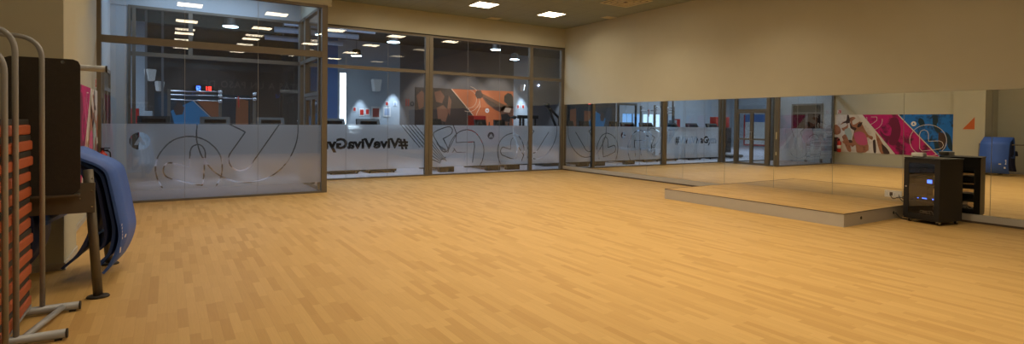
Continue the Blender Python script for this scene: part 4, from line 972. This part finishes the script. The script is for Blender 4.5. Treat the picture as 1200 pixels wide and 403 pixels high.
# blue mats draped over the stand
def drape(prof, th, y0, y1, m, label, marks=False, grp='blue mats draped over the stand'):
    p = smoothpoly(prof, 5); bm = bmesh.new()
    L_, R_2 = [], []
    for i, q in enumerate(p):
        a = p[max(0, i - 1)]; b = p[min(len(p) - 1, i + 1)]; dx, dz = b[0] - a[0], b[1] - a[1]; l = math.hypot(dx, dz) + 1e-9
        nx, nz = -dz / l * th / 2, dx / l * th / 2
        L_.append((q[0] + nx, q[1] + nz)); R_2.append((q[0] - nx, q[1] - nz))
    n = len(p)
    V = [[bm.verts.new((a[0] - (6.84 - y) * .12, y, a[1])) for a in s_] for y in (y0, y1) for s_ in (L_, R_2)]
    for i in range(n - 1):
        for A, B in ((V[0], V[2]), (V[1], V[3])):
            f = bm.faces.new((A[i], A[i + 1], B[i + 1], B[i])); f.smooth = True
        bm.faces.new((V[0][i], V[0][i + 1], V[1][i + 1], V[1][i])); bm.faces.new((V[2][i], V[2][i + 1], V[3][i + 1], V[3][i]))
    for i in (0, n - 1): bm.faces.new((V[0][i], V[1][i], V[3][i], V[2][i]))
    o = obj('yoga_mat', bm, m); tag(o, label, 'exercise mat', grp); return o
P0 = [(-.84, .55), (-.83, .9), (-.79, 1.13), (-.72, 1.205), (-.64, 1.175), (-.56, 1.125), (-.46, 1.075), (-.39, 1.01), (-.36, .9), (-.335, .77), (-.31, .62), (-.29, .50), (-.285, .40), (-.31, .28), (-.36, .16), (-.41, .09)]
Y0d, Y1d = 6.16, 6.88
YM0, YM1 = 6.14, 6.84
o = drape(P0, .022, YM0, YM1, M['mat1'], 'bright blue mat draped over the stand, outermost with white print')
bm = bmesh.new()
ex2 = .022 / 2 + .001
# white print on the outer face of the outermost mat
def face_x(z): return np.interp(z, [.28, .40, .50, .62], [-.31, -.285, -.29, -.31])
for (ya, yb, za, zb) in ((6.30, 6.36, .36, .40), (6.29, 6.37, .325, .35), (6.20, 6.24, .25, .30)):
    xa_, xb_ = face_x(za) + .0135, face_x(zb) + .0135
    bm.faces.new([bm.verts.new((c_[0] - (6.84 - c_[1]) * .12, c_[1], c_[2])) for c_ in ((xa_, ya, za), (xa_, yb, za), (xb_, yb, zb), (xb_, ya, zb))])
obj('white_print', bm, M['whitemk'], o)
bm = bmesh.new()
for k in range(5): xk = face_x(.51 - .03 * k) + .0125 - (6.84 - YM0 - .05) * .12; add_box(bm, xk, xk + .002, YM0 + .04, YM0 + .075, .50 - .03 * k, .52 - .03 * k)
obj('edge_print', bm, M['whitemk'], o)
def inset(prof, d):
    out = []
    for x_, z_ in prof: out.append((x_, z_))
    p = []
    for i, q in enumerate(prof):
        a = prof[max(0, i - 1)]; b = prof[min(len(prof) - 1, i + 1)]; dx, dz = b[0] - a[0], b[1] - a[1]; l = math.hypot(dx, dz)
        p.append((q[0] + dz / l * -d * -1 * -1, q[1] - (-dx) / l * -d))
    return p
P1 = inset(P0, .03)
P1 = [(-.81, .60), (-.80, .9), (-.76, 1.09), (-.70, 1.155), (-.62, 1.13), (-.55, 1.08), (-.47, 1.03), (-.425, .97), (-.40, .88), (-.375, .74), (-.35, .6), (-.335, .48), (-.345, .36), (-.375, .25), (-.43, .19), (-.45, .15)]
drape(P1, .024, YM0 + .03, YM1 - .02, M['mat2'], 'deep blue mat draped under the outermost bright one')
P2 = [(-.78, .62), (-.77, .9), (-.73, 1.05), (-.67, 1.11), (-.60, 1.085), (-.54, 1.03), (-.49, .96), (-.455, .85), (-.43, .70), (-.41, .55), (-.40, .42), (-.42, .33), (-.46, .30), (-.50, .34), (-.485, .42)]
drape(P2, .022, YM0 + .05, YM1 - .04, M['mat3'], 'navy mat hanging in a loop inside the blue ones')
P3 = [(-.745, .66), (-.74, .9), (-.705, 1.02), (-.645, 1.062), (-.58, 1.035), (-.54, .955), (-.51, .82), (-.49, .65), (-.50, .5), (-.54, .38), (-.60, .27), (-.67, .20), (-.70, .17)]
drape(P3, .02, YM0 + .0, YM1 - .2, M['mat3'], 'navy mat sagging back towards the wall, innermost of the draped ones')
# a dark blue mat hanging low behind the rack
P4 = [(-1.16, .62), (-1.10, .74), (-1.0, .76), (-.93, .70), (-.905, .5), (-.93, .35), (-1.0, .22), (-1.06, .14)]
drape(P4, .03, 6.15, 6.6, M['mat3'], 'dusky navy mat hanging low between the stand and the pier')
# beam under the mats
bm = bmesh.new(); add_tube(bm, [(-.735, 5.76, .985), (-.645, 6.93, .985)], .02, 12); obj('support_bar', bm, M['standm'], ms)
bm = bmesh.new(); add_tube(bm, [(-.735, 5.77, .985), (-.665, 5.74, .985)], .02, 10); obj('bar_joint', bm, M['standm'], ms)

# ------------------------------------------------------------------ world, camera, colour
w = bpy.data.worlds.new('world'); S.world = w; w.use_nodes = True
w.node_tree.nodes['Background'].inputs[0].default_value = (.5, .6, .8, 1); w.node_tree.nodes['Background'].inputs[1].default_value = .02
cam = bpy.data.cameras.new('camera'); co = bpy.data.objects.new('camera', cam); COL.objects.link(co); S.camera = co
cam.sensor_fit = 'HORIZONTAL'; cam.sensor_width = 36; cam.lens = F / 1200 * 36; cam.shift_y = -(201.5 - CY) / 1200; cam.clip_start = .05; cam.clip_end = 200
fwv = Vector((math.sin(YAW) * math.cos(PITCH), math.cos(YAW) * math.cos(PITCH), math.sin(PITCH)))
rt_ = Vector((math.cos(YAW), -math.sin(YAW), 0)); up = rt_.cross(fwv)
# content turned clockwise by ROLL -> camera turned counter-clockwise
r2 = rt_ * math.cos(ROLL) + up * math.sin(ROLL); u2 = -rt_ * math.sin(ROLL) + up * math.cos(ROLL)
m3 = Matrix((r2, u2, -fwv)).transposed(); co.matrix_world = Matrix.Translation((0, 0, EYE)) @ m3.to_4x4()
S.view_settings.view_transform = 'Standard'; S.view_settings.look = 'None'; S.view_settings.gamma = 1; S.view_settings.use_curve_mapping = False
S.view_settings.exposure = -0.15
cy_ = S.cycles
cy_.max_bounces = 12; cy_.diffuse_bounces = 4; cy_.glossy_bounces = 6; cy_.transmission_bounces = 6; cy_.transparent_max_bounces = 24
cy_.use_denoising = True; cy_.sample_clamp_indirect = 4; cy_.caustics_reflective = False; cy_.caustics_refractive = False
